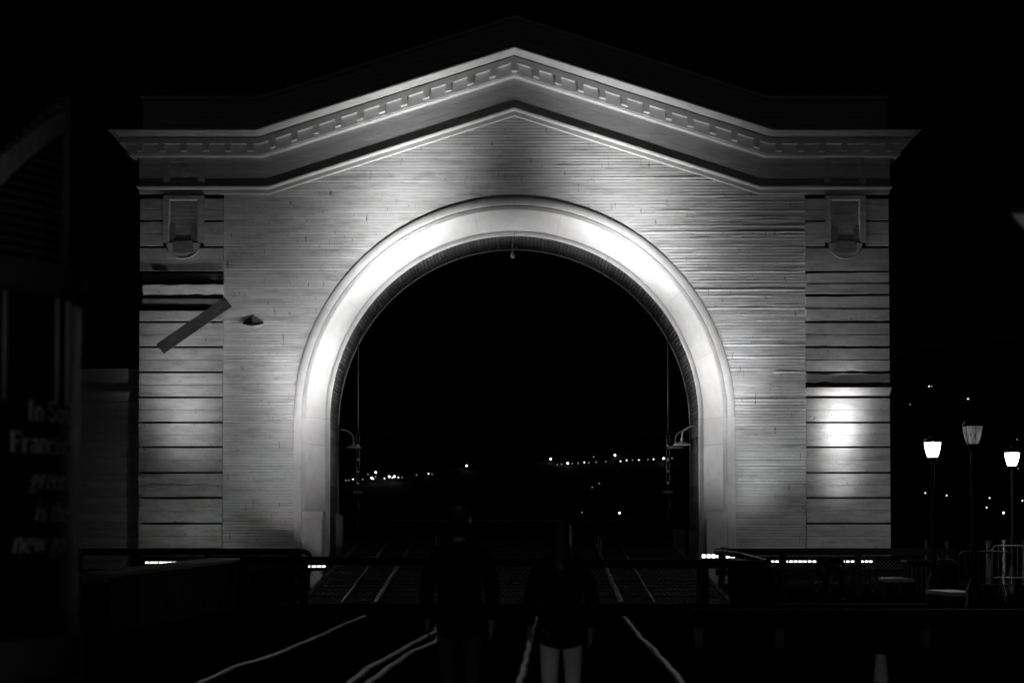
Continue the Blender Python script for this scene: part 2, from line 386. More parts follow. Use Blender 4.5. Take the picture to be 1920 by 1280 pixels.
# pier boards: thirteen courses of two boards with a channel between, some loose or gone
def pboard(x0, x1, z0, z1, out=0.075, tilt=0.0, seed=0, rag=0.0, back=0.09, yaw=0.0, drop=0.0, label=None):
    mbx = MB(); n = 9; rws = []
    for i in range(n+1):
        t = i/n; x = x0+(x1-x0)*t
        j0 = rag*abs(wob(x*6, seed)); j1 = rag*abs(wob(x*7, seed+4))
        oy = out+yaw*(t-.5)+.006*wob(x*1.5, seed)
        zz = drop*(t-.5)
        rws.append([(x, -oy+tilt/2+.004, z0+j0+zz), (x, -oy+tilt/2, z0+.012+j0+zz), (x, -oy-tilt/2, z1-.012-j1+zz), (x, -oy-tilt/2+.004, z1-j1+zz), (x, max(back-oy, -oy+.05), z1-j1+zz), (x, max(back-oy, -oy+.05), z0+j0+zz)])
    mbx.strip(rws, close=True)
    mbx.f.append(tuple(range(6))); e = len(mbx.v)-6; mbx.f.append(tuple(e+5-q for q in range(6)))
    return part(mbx, 'pier_board', M['pier'], label=label)
tops = [371, 414, 463, 509, 553, 603, 650, 697, 744, 791, 837, 885, 932, 980, 1028]
for s in (-1, 1):
    x0, x1 = (-XE, -XP) if s < 0 else (XP, XE)
    px0 = 311/1.0
    for k in range(len(tops)-1):
        zt, zb = Zp(tops[k]+2.8), Zp(tops[k+1]-1.0)
        zm = (zt+zb)/2
        sd = k*3.3+s*9
        if k < 2:                        # cut round the bracket panel
            xa, xb = s*ux(CXP+584.3), s*ux(CXP+660.8)
            xa, xb = sorted((xa, xb))
            for a, b in ((x0, xa-.004), (xb+.004, x1)):
                pboard(a, b, zm+.005, zt, seed=sd); pboard(a, b, zb, zm-.005, seed=sd+1)
            continue
        if s < 0 and k == 3:             # upper board of the course is gone, the lower one is split
            pboard(x0+.10, x1, zb-.02, zm-.03, out=.09, tilt=.09, seed=sd, rag=.05, label='split pier board with a ragged top edge'); continue
        if s < 0 and k == 4:
            pboard(x0, x1, zb, zb+.31, seed=sd+1, out=.07); continue
        if s > 0 and k == 7:             # sprung board leaning out over the next
            pboard(x0, x1, zm+.06, zt, seed=sd, out=.09, tilt=-.06, rag=.05, label='pier board with a split lower edge')
            pboard(x0, x1, zb+.02, zm-.10, seed=sd+1, out=.17, tilt=.26, back=.2, label='sprung pier board leaning out at its head'); continue
        if s > 0 and k in (3, 4, 5, 6):
            pboard(x0, x1, zm+.004, zt, seed=sd, tilt=R.uniform(-.03, .03), drop=R.uniform(-.03, .05), rag=.018); pboard(x0, x1, zb, zm-.008, seed=sd+1, tilt=R.uniform(-.02, .04), rag=.03, out=.085); continue
        pboard(x0, x1, zm+.004, zt, seed=sd, tilt=R.uniform(-.006, .012)); pboard(x0, x1, zb, zm-.004, seed=sd+1, tilt=R.uniform(-.006, .012))
# the board hanging loose across the left pier
mb = MB()
P0, P1 = W(428, 566, -.45), W(300, 654, -.95)
d = (P1-P0); L = d.length; ax = d.normalized(); upv = Vector((.25, -1, .25)).cross(ax).normalized(); nn = ax.cross(upv).normalized()
m3 = Matrix((ax, nn, upv)).transposed()
mb.box((P0+P1)/2, (L, .05, .36), rot=m3)
mb.build('hanging_board', M['bare'], arch, label='long bare board hanging loose across the left pier')
# bare studs seen in the gaps of the left pier
for zz in (Zp(519), Zp(541), Zp(566)):
    mb = MB(); mb.bb(-XE+.05, -XP-.03, .03, .085, zz-.10, zz+.10); part(mb, 'nailing_strip', M['bare'])

# bracket panels at the head of the piers
for s in (-1, 1):
    cx = s*ux(CXP+622.5); hw = 38/PXM; zt, zb = Zp(368), Zp(455)
    fr = MB()
    fr.bb(cx-hw, cx-hw+.17, -.10, .09, zb, zt); fr.bb(cx+hw-.17, cx+hw, -.10, .09, zb, zt); fr.bb(cx-hw+.17, cx+hw-.17, -.10, .09, zt-.11, zt)
    bp = part(fr, 'bracket_panel', M['pier'])
    # bevelled inner rim
    rim = MB(); a, b, c, dd = cx-hw+.17, cx+hw-.17, zt-.11, zb
    rim.add([(a, -.10, c), (b, -.10, c), (b-.05, -.06, c-.06), (a+.05, -.06, c-.06)], [(0, 1, 2, 3)])
    rim.add([(a, -.10, c), (a+.05, -.06, c-.06), (a+.05, -.06, dd+.1), (a, -.10, dd)], [(0, 1, 2, 3)])
    rim.add([(b, -.10, c), (b, -.10, dd), (b-.05, -.06, dd+.1), (b-.05, -.06, c-.06)], [(0, 1, 2, 3)])
    part(rim, 'bevel_rim', M['trim'], parent=bp)
    zz = c-.07; i = 0
    while zz-.125 > Zp(456):
        sl = MB(); sl.add([(a+.05, -.062, zz-.118), (b-.05, -.062, zz-.118), (b-.05, -.045, zz), (a+.05, -.045, zz), (a+.05, .05, zz-.118), (b-.05, .05, zz-.118), (b-.05, .05, zz), (a+.05, .05, zz)], [(0, 1, 2, 3), (0, 4, 5, 1), (3, 2, 6, 7), (5, 4, 7, 6), (0, 3, 7, 4), (1, 5, 6, 2)])
        part(sl, 'slat', M['pier'], parent=bp); zz -= .125; i += 1
    for q in (-1, 1):                    # dark blocks for holes where ornament is missing, shade put into colour
        st = MB(); x = cx+q*(hw-.27)
        st.bb(x-.10, x+.10, -.085, -.05, Zp(452), Zp(430)); st.bb(x-.07, x+.07, -.085, -.05, Zp(430), Zp(423))
        part(st, 'dark_hole_block', M['bare'], parent=bp)
    ar = MB(); n = 12; rr = 31/PXM; zc = Zp(458)
    pts = [(cx-rr, zc+.02), (cx-rr, zc-.05)] + [(cx-rr*math.cos(math.pi*(.12+.76*j/n)), zc-.02-.43*math.sin(math.pi*(.12+.76*j/n))) for j in range(n+1)] + [(cx+rr, zc-.05), (cx+rr, zc+.02)]
    m_ = len(pts)
    ar.v = [Vector((x, -.108, z_)) for x, z_ in pts]+[Vector((x, .05, z_)) for x, z_ in pts]
    ar.f = [tuple(range(m_)), tuple(range(2*m_-1, m_-1, -1))]+[(j, j+m_, (j+1) % m_+m_, (j+1) % m_) for j in range(m_)]
    fixnormals(part(ar, 'drop_plate', M['pier'], parent=bp))
    dk = MB(); n = 8; pts = [(-.29, .10), (.29, .10)]+[(.33-.66*j/n, -.22-.05*math.sin(math.pi*j/n)) for j in range(n+1)]  # dark plate laid on, its colour standing in for a shaded recess
    m_ = len(pts)
    dk.v = [Vector((cx+x, -.112, zc-.02+z_)) for x, z_ in pts]+[Vector((cx+x, -.10, zc-.02+z_)) for x, z_ in pts]
    dk.f = [tuple(range(m_)), tuple(range(2*m_-1, m_-1, -1))]+[(j, j+m_, (j+1) % m_+m_, (j+1) % m_) for j in range(m_)]
    fixnormals(part(dk, 'dark_recess_patch', M['bare'], parent=bp))
    lip = MB(); lip.tube([(cx-rr*math.cos(math.pi*(.12+.76*j/14)), -.112, zc-.02-.43*math.sin(math.pi*(.12+.76*j/14))) for j in range(15)], .018, 6)
    part(lip, 'curved_lip', M['trim'], True, parent=bp)

# entablature: mouldings swept along ends, gable and apex with true mitres
def H(py, p):  return W(960, py, -p).z - Z0        # height of a moulding that shows at py on the flat ends
pathx = [-XE, -XB, 0, XB, XE]; pathz = [Z0, Z0, ZA, Z0, Z0]
th = math.atan(SL)
def place(p, h):
    """The swept positions of one profile point (p forward of the wall, h above the architrave's foot)."""
    t2 = math.tan(th/2)
    pts = [(-(XE+p), DEP, Z0+h), (-(XE+p), -p, Z0+h), (-XB-h*t2*1.0, -p, Z0+h), (0, -p, ZA+h/math.cos(th)), (XB+h*t2, -p, Z0+h), (XE+p, -p, Z0+h), (XE+p, DEP, Z0+h)]
    return pts
def moulding(name, prof, m, smooth=False):
    mbx = MB(); mbx.strip([place(p, h) for p, h in prof]); return fixnormals(part(mbx, name, m, smooth))
def roll(p0, h0, p1, h1, n=5, bul=.5):
    """A curved run between two profile points, bulging outward (bul>0) or hollow (bul<0)."""
    o = []
    for i in range(n+1):
        t = i/n; o.append((p0+(p1-p0)*t + bul*(h1-h0)*math.sin(math.pi*t)*.5, h0+(h1-h0)*t - bul*(p1-p0)*math.sin(math.pi*t)*.5))
    return o
hA0, hA1, hA2, hA3 = 0.0, H(361.5, .04), H(355.5, .05), H(349, .10)
moulding('architrave', [(.012, hA0)]+roll(.012, hA0+.004, .045, hA1, 4, .35)+[(.048, hA2)]+roll(.052, hA2, .115, hA3-.02, 5, .3)+[(.115, hA3), (.0, hA3+.01), (.0, hA0)], M['trim'])
hF = H(296.5, .05); hBd = H(290, .30)
# frieze: four planks high, one part each side of each mitre would show a joint only at the mitre
fz = [hA3+.005+(hF-hA3)*i/4 for i in range(5)]
for i in range(4):
    off = .045 if i % 2 else .05
    moulding('frieze_plank', [(off-.03, fz[i]+.003), (off, fz[i]+.003), (off-.004, fz[i+1]-.003), (off-.03, fz[i+1]-.003)], M['frieze'])
hT = H(271.5, .33)
moulding('bed_moulding', [(.03, hF-.01), (.06, hF-.01), (.06, hF+.012)]+roll(.07, hF+.015, .22, hBd-.03, 5, .25)+[(.27, hBd-.03), (.27, hBd), (.03, hBd)], M['trim'])
moulding('dentil_band', [(.06, hBd+.004), (.32, hBd+.004), (.32, hT)]+roll(.32, hT, .37, hT+.05, 3, -.3)+[(.06, hT+.06)], M['trim'])
hC0 = H(268, .52); hC1 = H(259, .53); hC2 = H(255.5, .56); hC3 = H(242, .80)
moulding('corona', [(.32, hT+.062), (.50, hC0), (.52, hC0-.015), (.52, hC1), (.47, hC1+.01), (.47, hC1+.03), (.06, hC1+.03)], M['trim'])
moulding('crown_moulding', [(.46, hC1+.032), (.46, hC2), (.54, hC2)]+roll(.55, hC2+.005, .76, hC3-.04, 8, -.25)+[(.80, hC3-.035), (.80, hC3), (-.4, hC3+.05)], M['trim'])
# modillion blocks, plumb on the slope
zb_h, zt_h = hBd+.075, hT+.045
step = 41.15/PXM
for k in range(-17, 18):
    x = k*step
    def zline(xx, hh):
        e = XB+hh*math.tan(th/2)
        return Z0+hh if abs(xx) >= e else ZA+hh/math.cos(th)-abs(xx)*SL
    hw = 5.6/PXM; mb = MB()
    if k == 0: zl = zr = zline(hw, zb_h); zl2 = zr2 = zline(hw, zt_h)
    else: zl, zr, zl2, zr2 = zline(x-hw, zb_h), zline(x+hw, zb_h), zline(x-hw, zt_h), zline(x+hw, zt_h)
    mb.hexa([(x-hw, -.325, zl), (x+hw, -.325, zr), (x+hw, -.325, zr2), (x-hw, -.325, zl2)], [(x-hw, -.49, zl), (x+hw, -.49, zr), (x+hw, -.49, zr2), (x-hw, -.49, zl2)])
    fixnormals(part(mb, 'modillion', M['trim']))
# diamond panels in the frieze above each pier, under a broken-forward piece of bed moulding
for s in (-1, 1):
    cx = s*ux(CXP+622.5); hw = 39/PXM; z0, z1 = Z0+hA3+.03, Z0+hF+.02
    fr = MB(); t = .2
    fr.bb(cx-hw, cx+hw, -.080, .0, z1-.14, z1); fr.bb(cx-hw, cx+hw, -.080, .0, z0, z0+.12); fr.bb(cx-hw, cx-hw+t, -.080, .0, z0+.12, z1-.14); fr.bb(cx+hw-t, cx+hw, -.080, .0, z0+.12, z1-.14)
    dp = part(fr, 'diamond_panel', M['frieze'])
    zc = (z0+z1)/2-.01; q = .19
    dm = MB(); dm.add([(cx-q, -.086, zc), (cx, -.086, zc-q), (cx+q, -.086, zc), (cx, -.086, zc+q), (cx-q, -.03, zc), (cx, -.03, zc-q), (cx+q, -.03, zc), (cx, -.03, zc+q)], [(0, 1, 2, 3), (0, 4, 5, 1), (1, 5, 6, 2), (2, 6, 7, 3), (3, 7, 4, 0)])
    fixnormals(part(dm, 'diamond', M['frieze'], parent=dp))
    cap = MB(); pr = [(.10, 0), (.12, .01), (.17, .05), (.25, .10), (.25, .125), (.10, .125)]
    cap.strip([[(cx-hw-(p-.10), .0, z1+h_-.02), (cx-hw-(p-.10), -p-.03, z1+h_-.02), (cx+hw+(p-.10), -p-.03, z1+h_-.02), (cx+hw+(p-.10), .0, z1+h_-.02)] for p, h_ in pr])
    fixnormals(part(cap, 'panel_cap', M['trim'], parent=dp))
# attic parapet above the cornice: wide boards and a coping, set back a little
def attic_z(x, v):   # v: 0 foot .. 1 top, plumb
    f = Z0+hC3+.02; t0 = Zp(188, .15)
    t2 = XB+.3
    return (f+(t0-f)*v) + max(0, t2-abs(x))*SL
for i in range(6):
    v0, v1 = i/6+.004, (i+1)/6-.004
    mb = MB(); xs = [-XE, -XB-.3, 0, XB+.3, XE]
    mb.strip([[(x, .14, attic_z(x, v0)) for x in xs], [(x, .15, attic_z(x, v1)) for x in xs], [(x, .40, attic_z(x, v1)) for x in xs], [(x, .40, attic_z(x, v0)) for x in xs], [(x, .14, attic_z(x, v0)) for x in xs]])
    mb.f += [(0, 5, 10, 15), (4, 19, 14, 9)]
    fixnormals(part(mb, 'attic_board', M['attic']))
mb = MB(); xs = [-XE-.05, -XB-.3, 0, XB+.3, XE+.05]
mb.strip([[(x, .05, attic_z(x, 1)+.0) for x in xs], [(x, .05, attic_z(x, 1)+.10) for x in xs], [(x, .60, attic_z(x, 1)+.10) for x in xs], [(x, .60, attic_z(x, 1)) for x in xs], [(x, .05, attic_z(x, 1)) for x in xs]])
fixnormals(part(mb, 'coping', M['attic']))

# archivolt: face band, fillet, hollow splay, inner lip, in lengths with joints
ZG = 0.0
def arc_pts(r_, a0, a1, n): return [(r_*math.cos(a0+(a1-a0)*i/n), ZS+r_*math.sin(a0+(a1-a0)*i/n)) for i in range(n+1)]
def arc_piece(name, prof, a0, a1, m, n=14, g=.0006):
    """prof: (radius, y) pairs swept from a0 to a1."""
    mbx = MB(); mbx.strip([[(x, y, z_) for x, z_ in arc_pts(r_, a0+g, a1-g, n)] for r_, y in prof], )
    return fixnormals(part(mbx, name, m, True))
def jamb_piece(name, prof, s, z0, z1, m):
    mbx = MB(); mbx.strip([[(s*r_, y, z0+.003), (s*r_, y, z1-.003)] for r_, y in prof]); return fixnormals(part(mbx, name, m, False))
band = [(RO, .06), (RO, -.028), (RO-.008, -.033), (RB+.008, -.033), (RB, -.028), (RB, -.01)]
fillet = [(RB-.001, -.005), (RB-.004, -.022), (RB-.02, -.03), (RS+.03, -.015), (RS, -.0), (RS, .03)]
splay = [(RS-.002, -.018)] + [(RS+(RC-RS)*t - .045*math.sin(math.pi*t), -.018+.818*t+.03*math.sin(math.pi*t)) for t in [i/6 for i in range(1, 6)]] + [(RC, .80)]
lip = [(RC-.001, .775), (RC-.012, .772), (RL+.012, .772), (RL, .785), (RL, .92)]
ang = [rad(a) for a in (0, 18, 37, 56, 77, 101, 124, 145, 164, 180)]
for a0, a1 in zip(ang, ang[1:]): arc_piece('splay_panel', splay, a0, a1, M['arch'], g=.00025)
ang2 = [rad(a) for a in (0, 14, 33, 52, 70, 90, 112, 131, 150, 168, 180)]
for a0, a1 in zip(ang2, ang2[1:]): arc_piece('archivolt_band', band, a0, a1, M['arch'], g=.0004)
ang3 = [rad(a) for a in (0, 30, 60, 90, 120, 150, 180)]
for a0, a1 in zip(ang3, ang3[1:]): arc_piece('fillet', fillet, a0, a1, M['trim'], g=.0002); arc_piece('inner_lip', lip, a0, a1, M['arch'], g=.0008)
ZBLK = Zp(958)
for s in (-1, 1):
    zj = Zp(832); 
    jamb_piece('splay_panel', splay, s, zj, ZS, M['arch']); jamb_piece('splay_panel', splay, s, ZBLK, zj, M['arch'])
    jamb_piece('archivolt_band', band, s, Zp(905), ZS, M['arch']); jamb_piece('archivolt_band', band, s, ZB, Zp(905), M['arch'])
    jamb_piece('fillet', fillet, s, ZBLK, ZS, M['trim']); jamb_piece('inner_lip', lip, s, 0.05, ZS, M['arch'])
    mb = MB(); a, b = sorted((s*(RB-.012), s*(RC-.01))); mb.bb(a, b, -.055, .79, 0.0, ZBLK-.25); part(mb, 'jamb_block', M['arch'])
    mb = MB(); a, b = sorted((s*(RB-.012), s*(RC-.03))); mb.bb(a, b, -.075, .79, ZBLK-.245, ZBLK); part(mb, 'jamb_cap', M['arch'])
# soffit lining
def soffit(pts4a, pts4b):
    mbx = MB().hexa(pts4a, pts4b); return fixnormals(part(mbx, 'soffit_plank', M['soffit']))
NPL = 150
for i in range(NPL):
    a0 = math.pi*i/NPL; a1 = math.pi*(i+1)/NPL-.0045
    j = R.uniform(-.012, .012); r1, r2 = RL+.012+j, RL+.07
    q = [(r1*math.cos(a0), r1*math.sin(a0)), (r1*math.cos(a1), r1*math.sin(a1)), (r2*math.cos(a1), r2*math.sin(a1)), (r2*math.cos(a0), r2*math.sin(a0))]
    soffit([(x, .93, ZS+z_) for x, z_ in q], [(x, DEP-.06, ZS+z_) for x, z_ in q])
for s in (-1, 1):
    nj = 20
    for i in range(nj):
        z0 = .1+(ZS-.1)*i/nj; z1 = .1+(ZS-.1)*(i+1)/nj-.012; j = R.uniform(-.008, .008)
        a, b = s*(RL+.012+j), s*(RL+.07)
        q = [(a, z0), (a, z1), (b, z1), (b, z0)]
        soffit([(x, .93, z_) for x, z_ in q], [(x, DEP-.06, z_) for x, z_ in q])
    jamb_piece('rear_trim', [(RL-.012, DEP-.055), (RL-.012, DEP+.03), (RL+.1, DEP+.03)], s, .1, ZS, M['arch'])
arc_piece('rear_trim', [(RL-.0, DEP-.058), (RL-.025, DEP-.055), (RL-.025, DEP+.03), (RL+.1, DEP+.03)], 0, math.pi, M['arch'], n=60)

# pointed tin hood on the boards left of the arch
hx, hz = ux(474), Zp(604)
mb = MB(); n = 10
rim = [(hx-.31+.62*i/n, -.025-.07*math.sin(math.pi*i/n), hz-.075*math.sin(math.pi*i/n)) for i in range(n+1)]
mb.add([(hx-.02, -.02, hz+.22)]+rim, [(0, i+1, i+2) for i in range(n)])
low = [(x, y, z_-.03) for x, y, z_ in rim]
mb.strip([rim, low]); mb.add(low, [tuple(range(n+1))])
vh = fixnormals(part(mb, 'vent_hood', M['bare']))
mb = MB(); mb.tube([(x, y-.022, z_-.058) for x, y, z_ in rim], .026, 6); part(mb, 'hood_lip', M['trim'], True, parent=vh)

# ------------------------------------------------------------------ wing building left of the arch
wing = thing('wing_building', 'low dim boarded wing with a plain cornice beside the left pier', 'building', (-13.5, 1.2, 0))
WY = 1.2; wx0, wx1 = Xp(-120, 900, WY), XC-XE-.02
zc0, zc1, zp = Zp(752, WY), Zp(734, WY-.2), Zp(691, WY)
nb = 22
for i in range(nb):
    z0 = .3+(zc0-.3)*i/nb; z1 = .3+(zc0-.3)*(i+1)/nb-.008
    MB().add([(wx0, WY-.03, z0), (wx1, WY-.03, z0), (wx1, WY-.008, z1), (wx0, WY-.008, z1), (wx0, WY+.2, z0), (wx1, WY+.2, z0), (wx1, WY+.2, z1), (wx0, WY+.2, z1)], [(0, 1, 2, 3), (0, 4, 5, 1), (3, 2, 6, 7), (5, 4, 7, 6), (0, 3, 7, 4), (1, 5, 6, 2)]).build('siding_board', M['wing'], wing)
pr = [(0, zc0), (.06, zc0+.02), (.06, zc0+.06), (.10, zc0+.09), (.20, zc1-.05), (.24, zc1-.04), (.24, zc1), (0, zc1+.02)]
MB().strip([[(wx0, WY-p, z_), (wx1-.0, WY-p, z_)] for p, z_ in pr]).build('cornice', M['wing'], wing)
MB().bb(wx0, wx1, WY, WY+.3, zc1+.02, zp-.16).build('parapet', M['wing'], wing)
MB().bb(wx0, wx1, WY-.05, WY+.35, zp-.155, zp).build('coping', M['wing'], wing)
MB().bb(wx0, wx1, WY-.06, WY+.2, 0, .29).build('base_course', M['concrete'], wing)
MB().bb(wx0, wx1, WY+.2, 3.3, 0.01, zc0).build('rear_wall', M['core'], wing)

# ------------------------------------------------------------------ floodlights: housings with their lamps
FL_LABEL = {'main_l': 'floodlight trough at the foot of the left arch jamb', 'main_r': 'bright floodlight trough at the foot of the right arch jamb',
            'out_l': 'long floodlight trough before the left pier', 'out_r': 'floodlight trough before the right pier', 'wash_r': 'floodlight trough behind the fence between jamb and right pier'}
FL_LEN = {'main_l': .62, 'main_r': 1.0, 'out_l': 1.35, 'out_r': 1.35, 'wash_r': 1.75}
def beam_profile(ld, sigma):
    """A reflector's bell-shaped beam instead of a hard cone."""
    ld.use_nodes = True; t = ld.node_tree; e = t.nodes['Emission']
    tc = t.nodes.new('ShaderNodeTexCoord'); sp = t.nodes.new('ShaderNodeSeparateXYZ'); t.links.new(tc.outputs['Normal'], sp.inputs[0])
    ab = t.nodes.new('ShaderNodeMath'); ab.operation = 'ABSOLUTE'; t.links.new(sp.outputs['Z'], ab.inputs[0])
    su = t.nodes.new('ShaderNodeMath'); su.operation = 'SUBTRACT'; su.inputs[1].default_value = 1.0; t.links.new(ab.outputs[0], su.inputs[0])
    dv = t.nodes.new('ShaderNodeMath'); dv.operation = 'DIVIDE'; dv.inputs[1].default_value = sigma*sigma; t.links.new(su.outputs[0], dv.inputs[0])
    ex = t.nodes.new('ShaderNodeMath'); ex.operation = 'EXPONENT'; t.links.new(dv.outputs[0], ex.inputs[0])
    t.links.new(ex.outputs[0], e.inputs['Strength'])
for nm, pos, beams in FLOODS:
    x, y, z_ = pos; L = FL_LEN[nm]
    t = thing('floodlight', FL_LABEL[nm], 'floodlight', (x, y, 0), 'floodlights at the foot of the arch')
    b = MB()                                       # an open trough, mouth towards the wall
    pr = [(.16, z_-.08), (.10, z_-.20), (-.08, z_-.20), (-.12, z_-.13), (-.10, z_-.13), (-.06, z_-.18), (.09, z_-.18), (.14, z_-.07)]
    b.strip([[(x-L/2, y+p, q), (x+L/2, y+p, q)] for p, q in pr+pr[:1]])
    fixnormals(b.build('housing', M['iron'], t))
    for q in (-1, 1):
        MB().bb(x+q*(L/2-.08)-.03, x+q*(L/2-.08)+.03, y-.04, y+.04, 0, z_-.205).build('leg', M['iron'], t)
    if nm.startswith('main'):                      # side flap that keeps the beam off the foot of the wall
        q = -1 if x < 0 else 1; xx = x+q*.27; hh = .17
        MB().bb(xx-.01, xx+.01, y+.12, y+1.5, z_-.16, z_+hh).build('barn_door', M['iron'], t)
    nseg = max(2, int(L/.13))
    for i in range(nseg):                          # short lamp tubes end to end
        xa = x-L/2+.03+(L-.06)*i/nseg; xb = xa+(L-.06)/nseg-.035-.02*R.random()
        MB().tube([(xa, y-.02, z_-.09), (xb, y-.02, z_-.09)], .06 if nm == 'main_r' else .024, 8).build('lamp_tube', M['tube'], t, True)
    for tgt, power, cone, blend in beams:
        ld = bpy.data.lights.new('flood_beam', 'SPOT'); ld.energy = power; ld.spot_size = rad(170); ld.spot_blend = .3; ld.shadow_soft_size = .06
        beam_profile(ld, rad(cone)/4.4)
        lo = bpy.data.objects.new('flood_beam', ld); COL.objects.link(lo); lo.parent = t; lo.location = (0, .02, z_)
        lo.rotation_euler = (Vector(tgt)-Vector(pos)).to_track_quat('-Z', 'Y').to_euler()

# ------------------------------------------------------------------ apron (tilting transfer bridge) with its rails, running up through the arch
AY0, AY1, AS = -11.4, 9.5, 0.100
def az(y): return max(0, (y-AY0)*AS)+.03
apron = thing('transfer_bridge', 'sloping plank apron rising through the arch with four steel rails', 'ramp', (XC, AY0, 0))
y = AY0
while y < AY1:
    mb = MB(); wdt = .30; x0, x1 = -4.7, 4.9; j = R.uniform(-.008, .008)
    mb.hexa([(x0, y, az(y)-.06+j), (x1, y, az(y)-.06+j), (x1, y, az(y)+j), (x0, y, az(y)+j)], [(x0, y+wdt-.02, az(y+wdt)-.06+j), (x1, y+wdt-.02, az(y+wdt)-.06+j), (x1, y+wdt-.02, az(y+wdt)+j), (x0, y+wdt-.02, az(y+wdt)+j)])
    fixnormals(mb.build('deck_plank', M['deckplank'], apron)); y += wdt
for x in (-4.78, 4.98):
    mb = MB(); mb.hexa([(x-.07, AY0, 0), (x+.07, AY0, 0), (x+.07, AY0, az(AY0)+.02), (x-.07, AY0, az(AY0)+.02)], [(x-.07, AY1, az(AY1)-.5), (x+.07, AY1, az(AY1)-.5), (x+.07, AY1, az(AY1)+.02), (x-.07, AY1, az(AY1)+.02)])
    fixnormals(mb.build('side_girder', M['timber'], apron))
MB().bb(-4.6, 4.8, AY1, AY1+.25, az(AY1)-.5, az(AY1)+.05).build('end_beam', M['greyplank'], apron)
def rail_run(mbx, pts, wd=.075):
    rows = []
    for i, p in enumerate(pts):
        p = Vector(p); a = Vector(pts[max(i-1, 0)]); b = Vector(pts[min(i+1, len(pts)-1)]); t = (b-a).normalized(); sd = Vector((t.y, -t.x, 0)).normalized()*wd/2
        rows.append([p-sd+Vector((0, 0, -.02)), p-sd*.9, p+sd*.9, p+sd+Vector((0, 0, -.02))])
    mbx.strip(rows); return mbx
for pxa, pya, pxb, pyb, wd in ((640, 1131, 712, 1055, .05), (704, 1131, 745, 1073, .12), (1165, 1133, 1146, 1065, .13), (1227, 1131, 1200, 1058, .05)):
    # plan lines of the rails on the apron
    def hit(px, py):
        lo, hi = AY0, AY1
        for _ in range(40):
            m_ = (lo+hi)/2; lo, hi = (m_, hi) if W(px, py, m_).z > az(m_)+.09 else (lo, m_)
            if W(px, py, m_).z < az(m_)+.09: hi = m_
            else: lo = m_
        return W(px, py, lo)
    x0 = Xp(pxa, pya, AY0+.2)
    x1 = x0+(.9 if x0 > 0 else -.5)*.25
    pts = []
    for i in range(20):
        yy = AY0+.2+(AY1-.5-AY0)*i/19; pts.append((x0+(x1-x0)*i/19+.008*wob(yy*2, x0), yy, az(yy)+.07))
    rr = rail_run(MB(), pts, wd).build('rail', M['steel'], apron, True)
# track in the deck before the gate: four uneven rail heads
def track_rail(px_pts, wd, label):
    pts = []
    for px, py in px_pts:
        # meet the ground
        k_ = W(px, py, 0.0)-CAM; tt = (.02-CAM.z)/k_.z; q = CAM+k_*tt; pts.append(q)
    dense = []
    for a, b in zip(pts, pts[1:]):
        n = max(2, int((b-a).length/.35))
        for i in range(n):
            t = i/n; p = a.lerp(b, t); p.x += .018*wob(p.y*2.1, len(px_pts)); dense.append(p)
    dense.append(pts[-1])
    t0 = thing('track_rail', label, 'rail', (dense[-1].x, dense[-1].y, 0), 'rails set in the deck before the gate')
    rail_run(MB(), dense, wd).build('rail_head', M['steel'], t0, True)
    rail_run(MB(), [p+Vector((0, 0, -.012)) for p in dense], wd*1.9).build('flange_bed', M['railweb'], t0, True)
track_rail([(683, 1153), (640, 1170), (600, 1189), (560, 1205), (525, 1220), (500, 1230), (450, 1243), (385, 1272), (330, 1296)], .062, 'leftmost steel rail, bending far out across the dark deck')
track_rail([(822, 1166), (818, 1180), (774, 1203), (735, 1226), (690, 1249), (655, 1278), (630, 1298)], .06, 'outer one of the close pair of rails by the walking man')
track_rail([(830, 1172), (822, 1194), (812, 1203), (775, 1217), (728, 1249), (690, 1278), (668, 1298)], .06, 'inner one of the close pair of rails by the walking man')
track_rail([(1005, 1154), (997, 1180), (990, 1215), (981, 1250), (973, 1282), (968, 1300)], .062, 'rail running just left of the person in pale trousers')
track_rail([(1170, 1154), (1190, 1178), (1203, 1196), (1217, 1206), (1245, 1237), (1262, 1256), (1283, 1282), (1296, 1300)], .062, 'rightmost steel rail, bending across the deck to the right')

# ------------------------------------------------------------------ chain-link fences and gate
def chain(mbx, x0, x1, y, z0, z1, pitch=.105, r_=.0045):
    L = x1-x0; Hh = z1-z0; n = int((L+Hh)/pitch)
    for sgn in (1, -1):
        for i in range(n+1):
            s0 = -Hh+i*pitch
            # wire from (s0, 0) to (s0+Hh, Hh), clipped to 0..L
            a = max(0, -s0); b = min(Hh, L-s0)
            if b-a < .02: continue
            p, q = (s0+a, a), (s0+b, b)
            if sgn < 0: p, q = (L-p[0], p[1]), (L-q[0], q[1])
            mbx.tube([(x0+p[0], y+sgn*.004, z0+p[1]), (x0+q[0], y+sgn*.004, z0+q[1])], r_, 3, cap=False)
FY = -5.6
def fence(name, label, xa, xb, posts):
    t = thing(name, label, 'fence', ((xa+xb)/2, FY, 0), 'timber and chain-link fences before the arch')
    zt0, zt1 = Zp(1040.5, FY), Zp(1027.5, FY); zm0, zm1 = Zp(1078, FY), Zp(1066, FY); zb0, zb1 = Zp(1104, FY), Zp(1093, FY)
    MB().bb(xa, xb, FY-.08, FY+.08, zt0, zt1).build('top_rail', M['timber'], t)
    MB().bb(xa, xb, FY-.05, FY+.05, zm0, zm1).build('middle_rail', M['timber'], t)
    MB().bb(xa, xb, FY-.05, FY+.05, zb0, zb1).build('bottom_rail', M['timber'], t)
    for x in posts: MB().bb(x-.085, x+.085, FY-.14, FY-.055, 0, zt0+.02).build('post', M['timber'], t)
    m_ = MB(); chain(m_, xa, xb, FY+.085, zb1, zt0); m_.build('chain_link_mesh', M['galv'], t)
xa, xb = Xp(1342, 1035, FY), Xp(1790, 1035, FY)
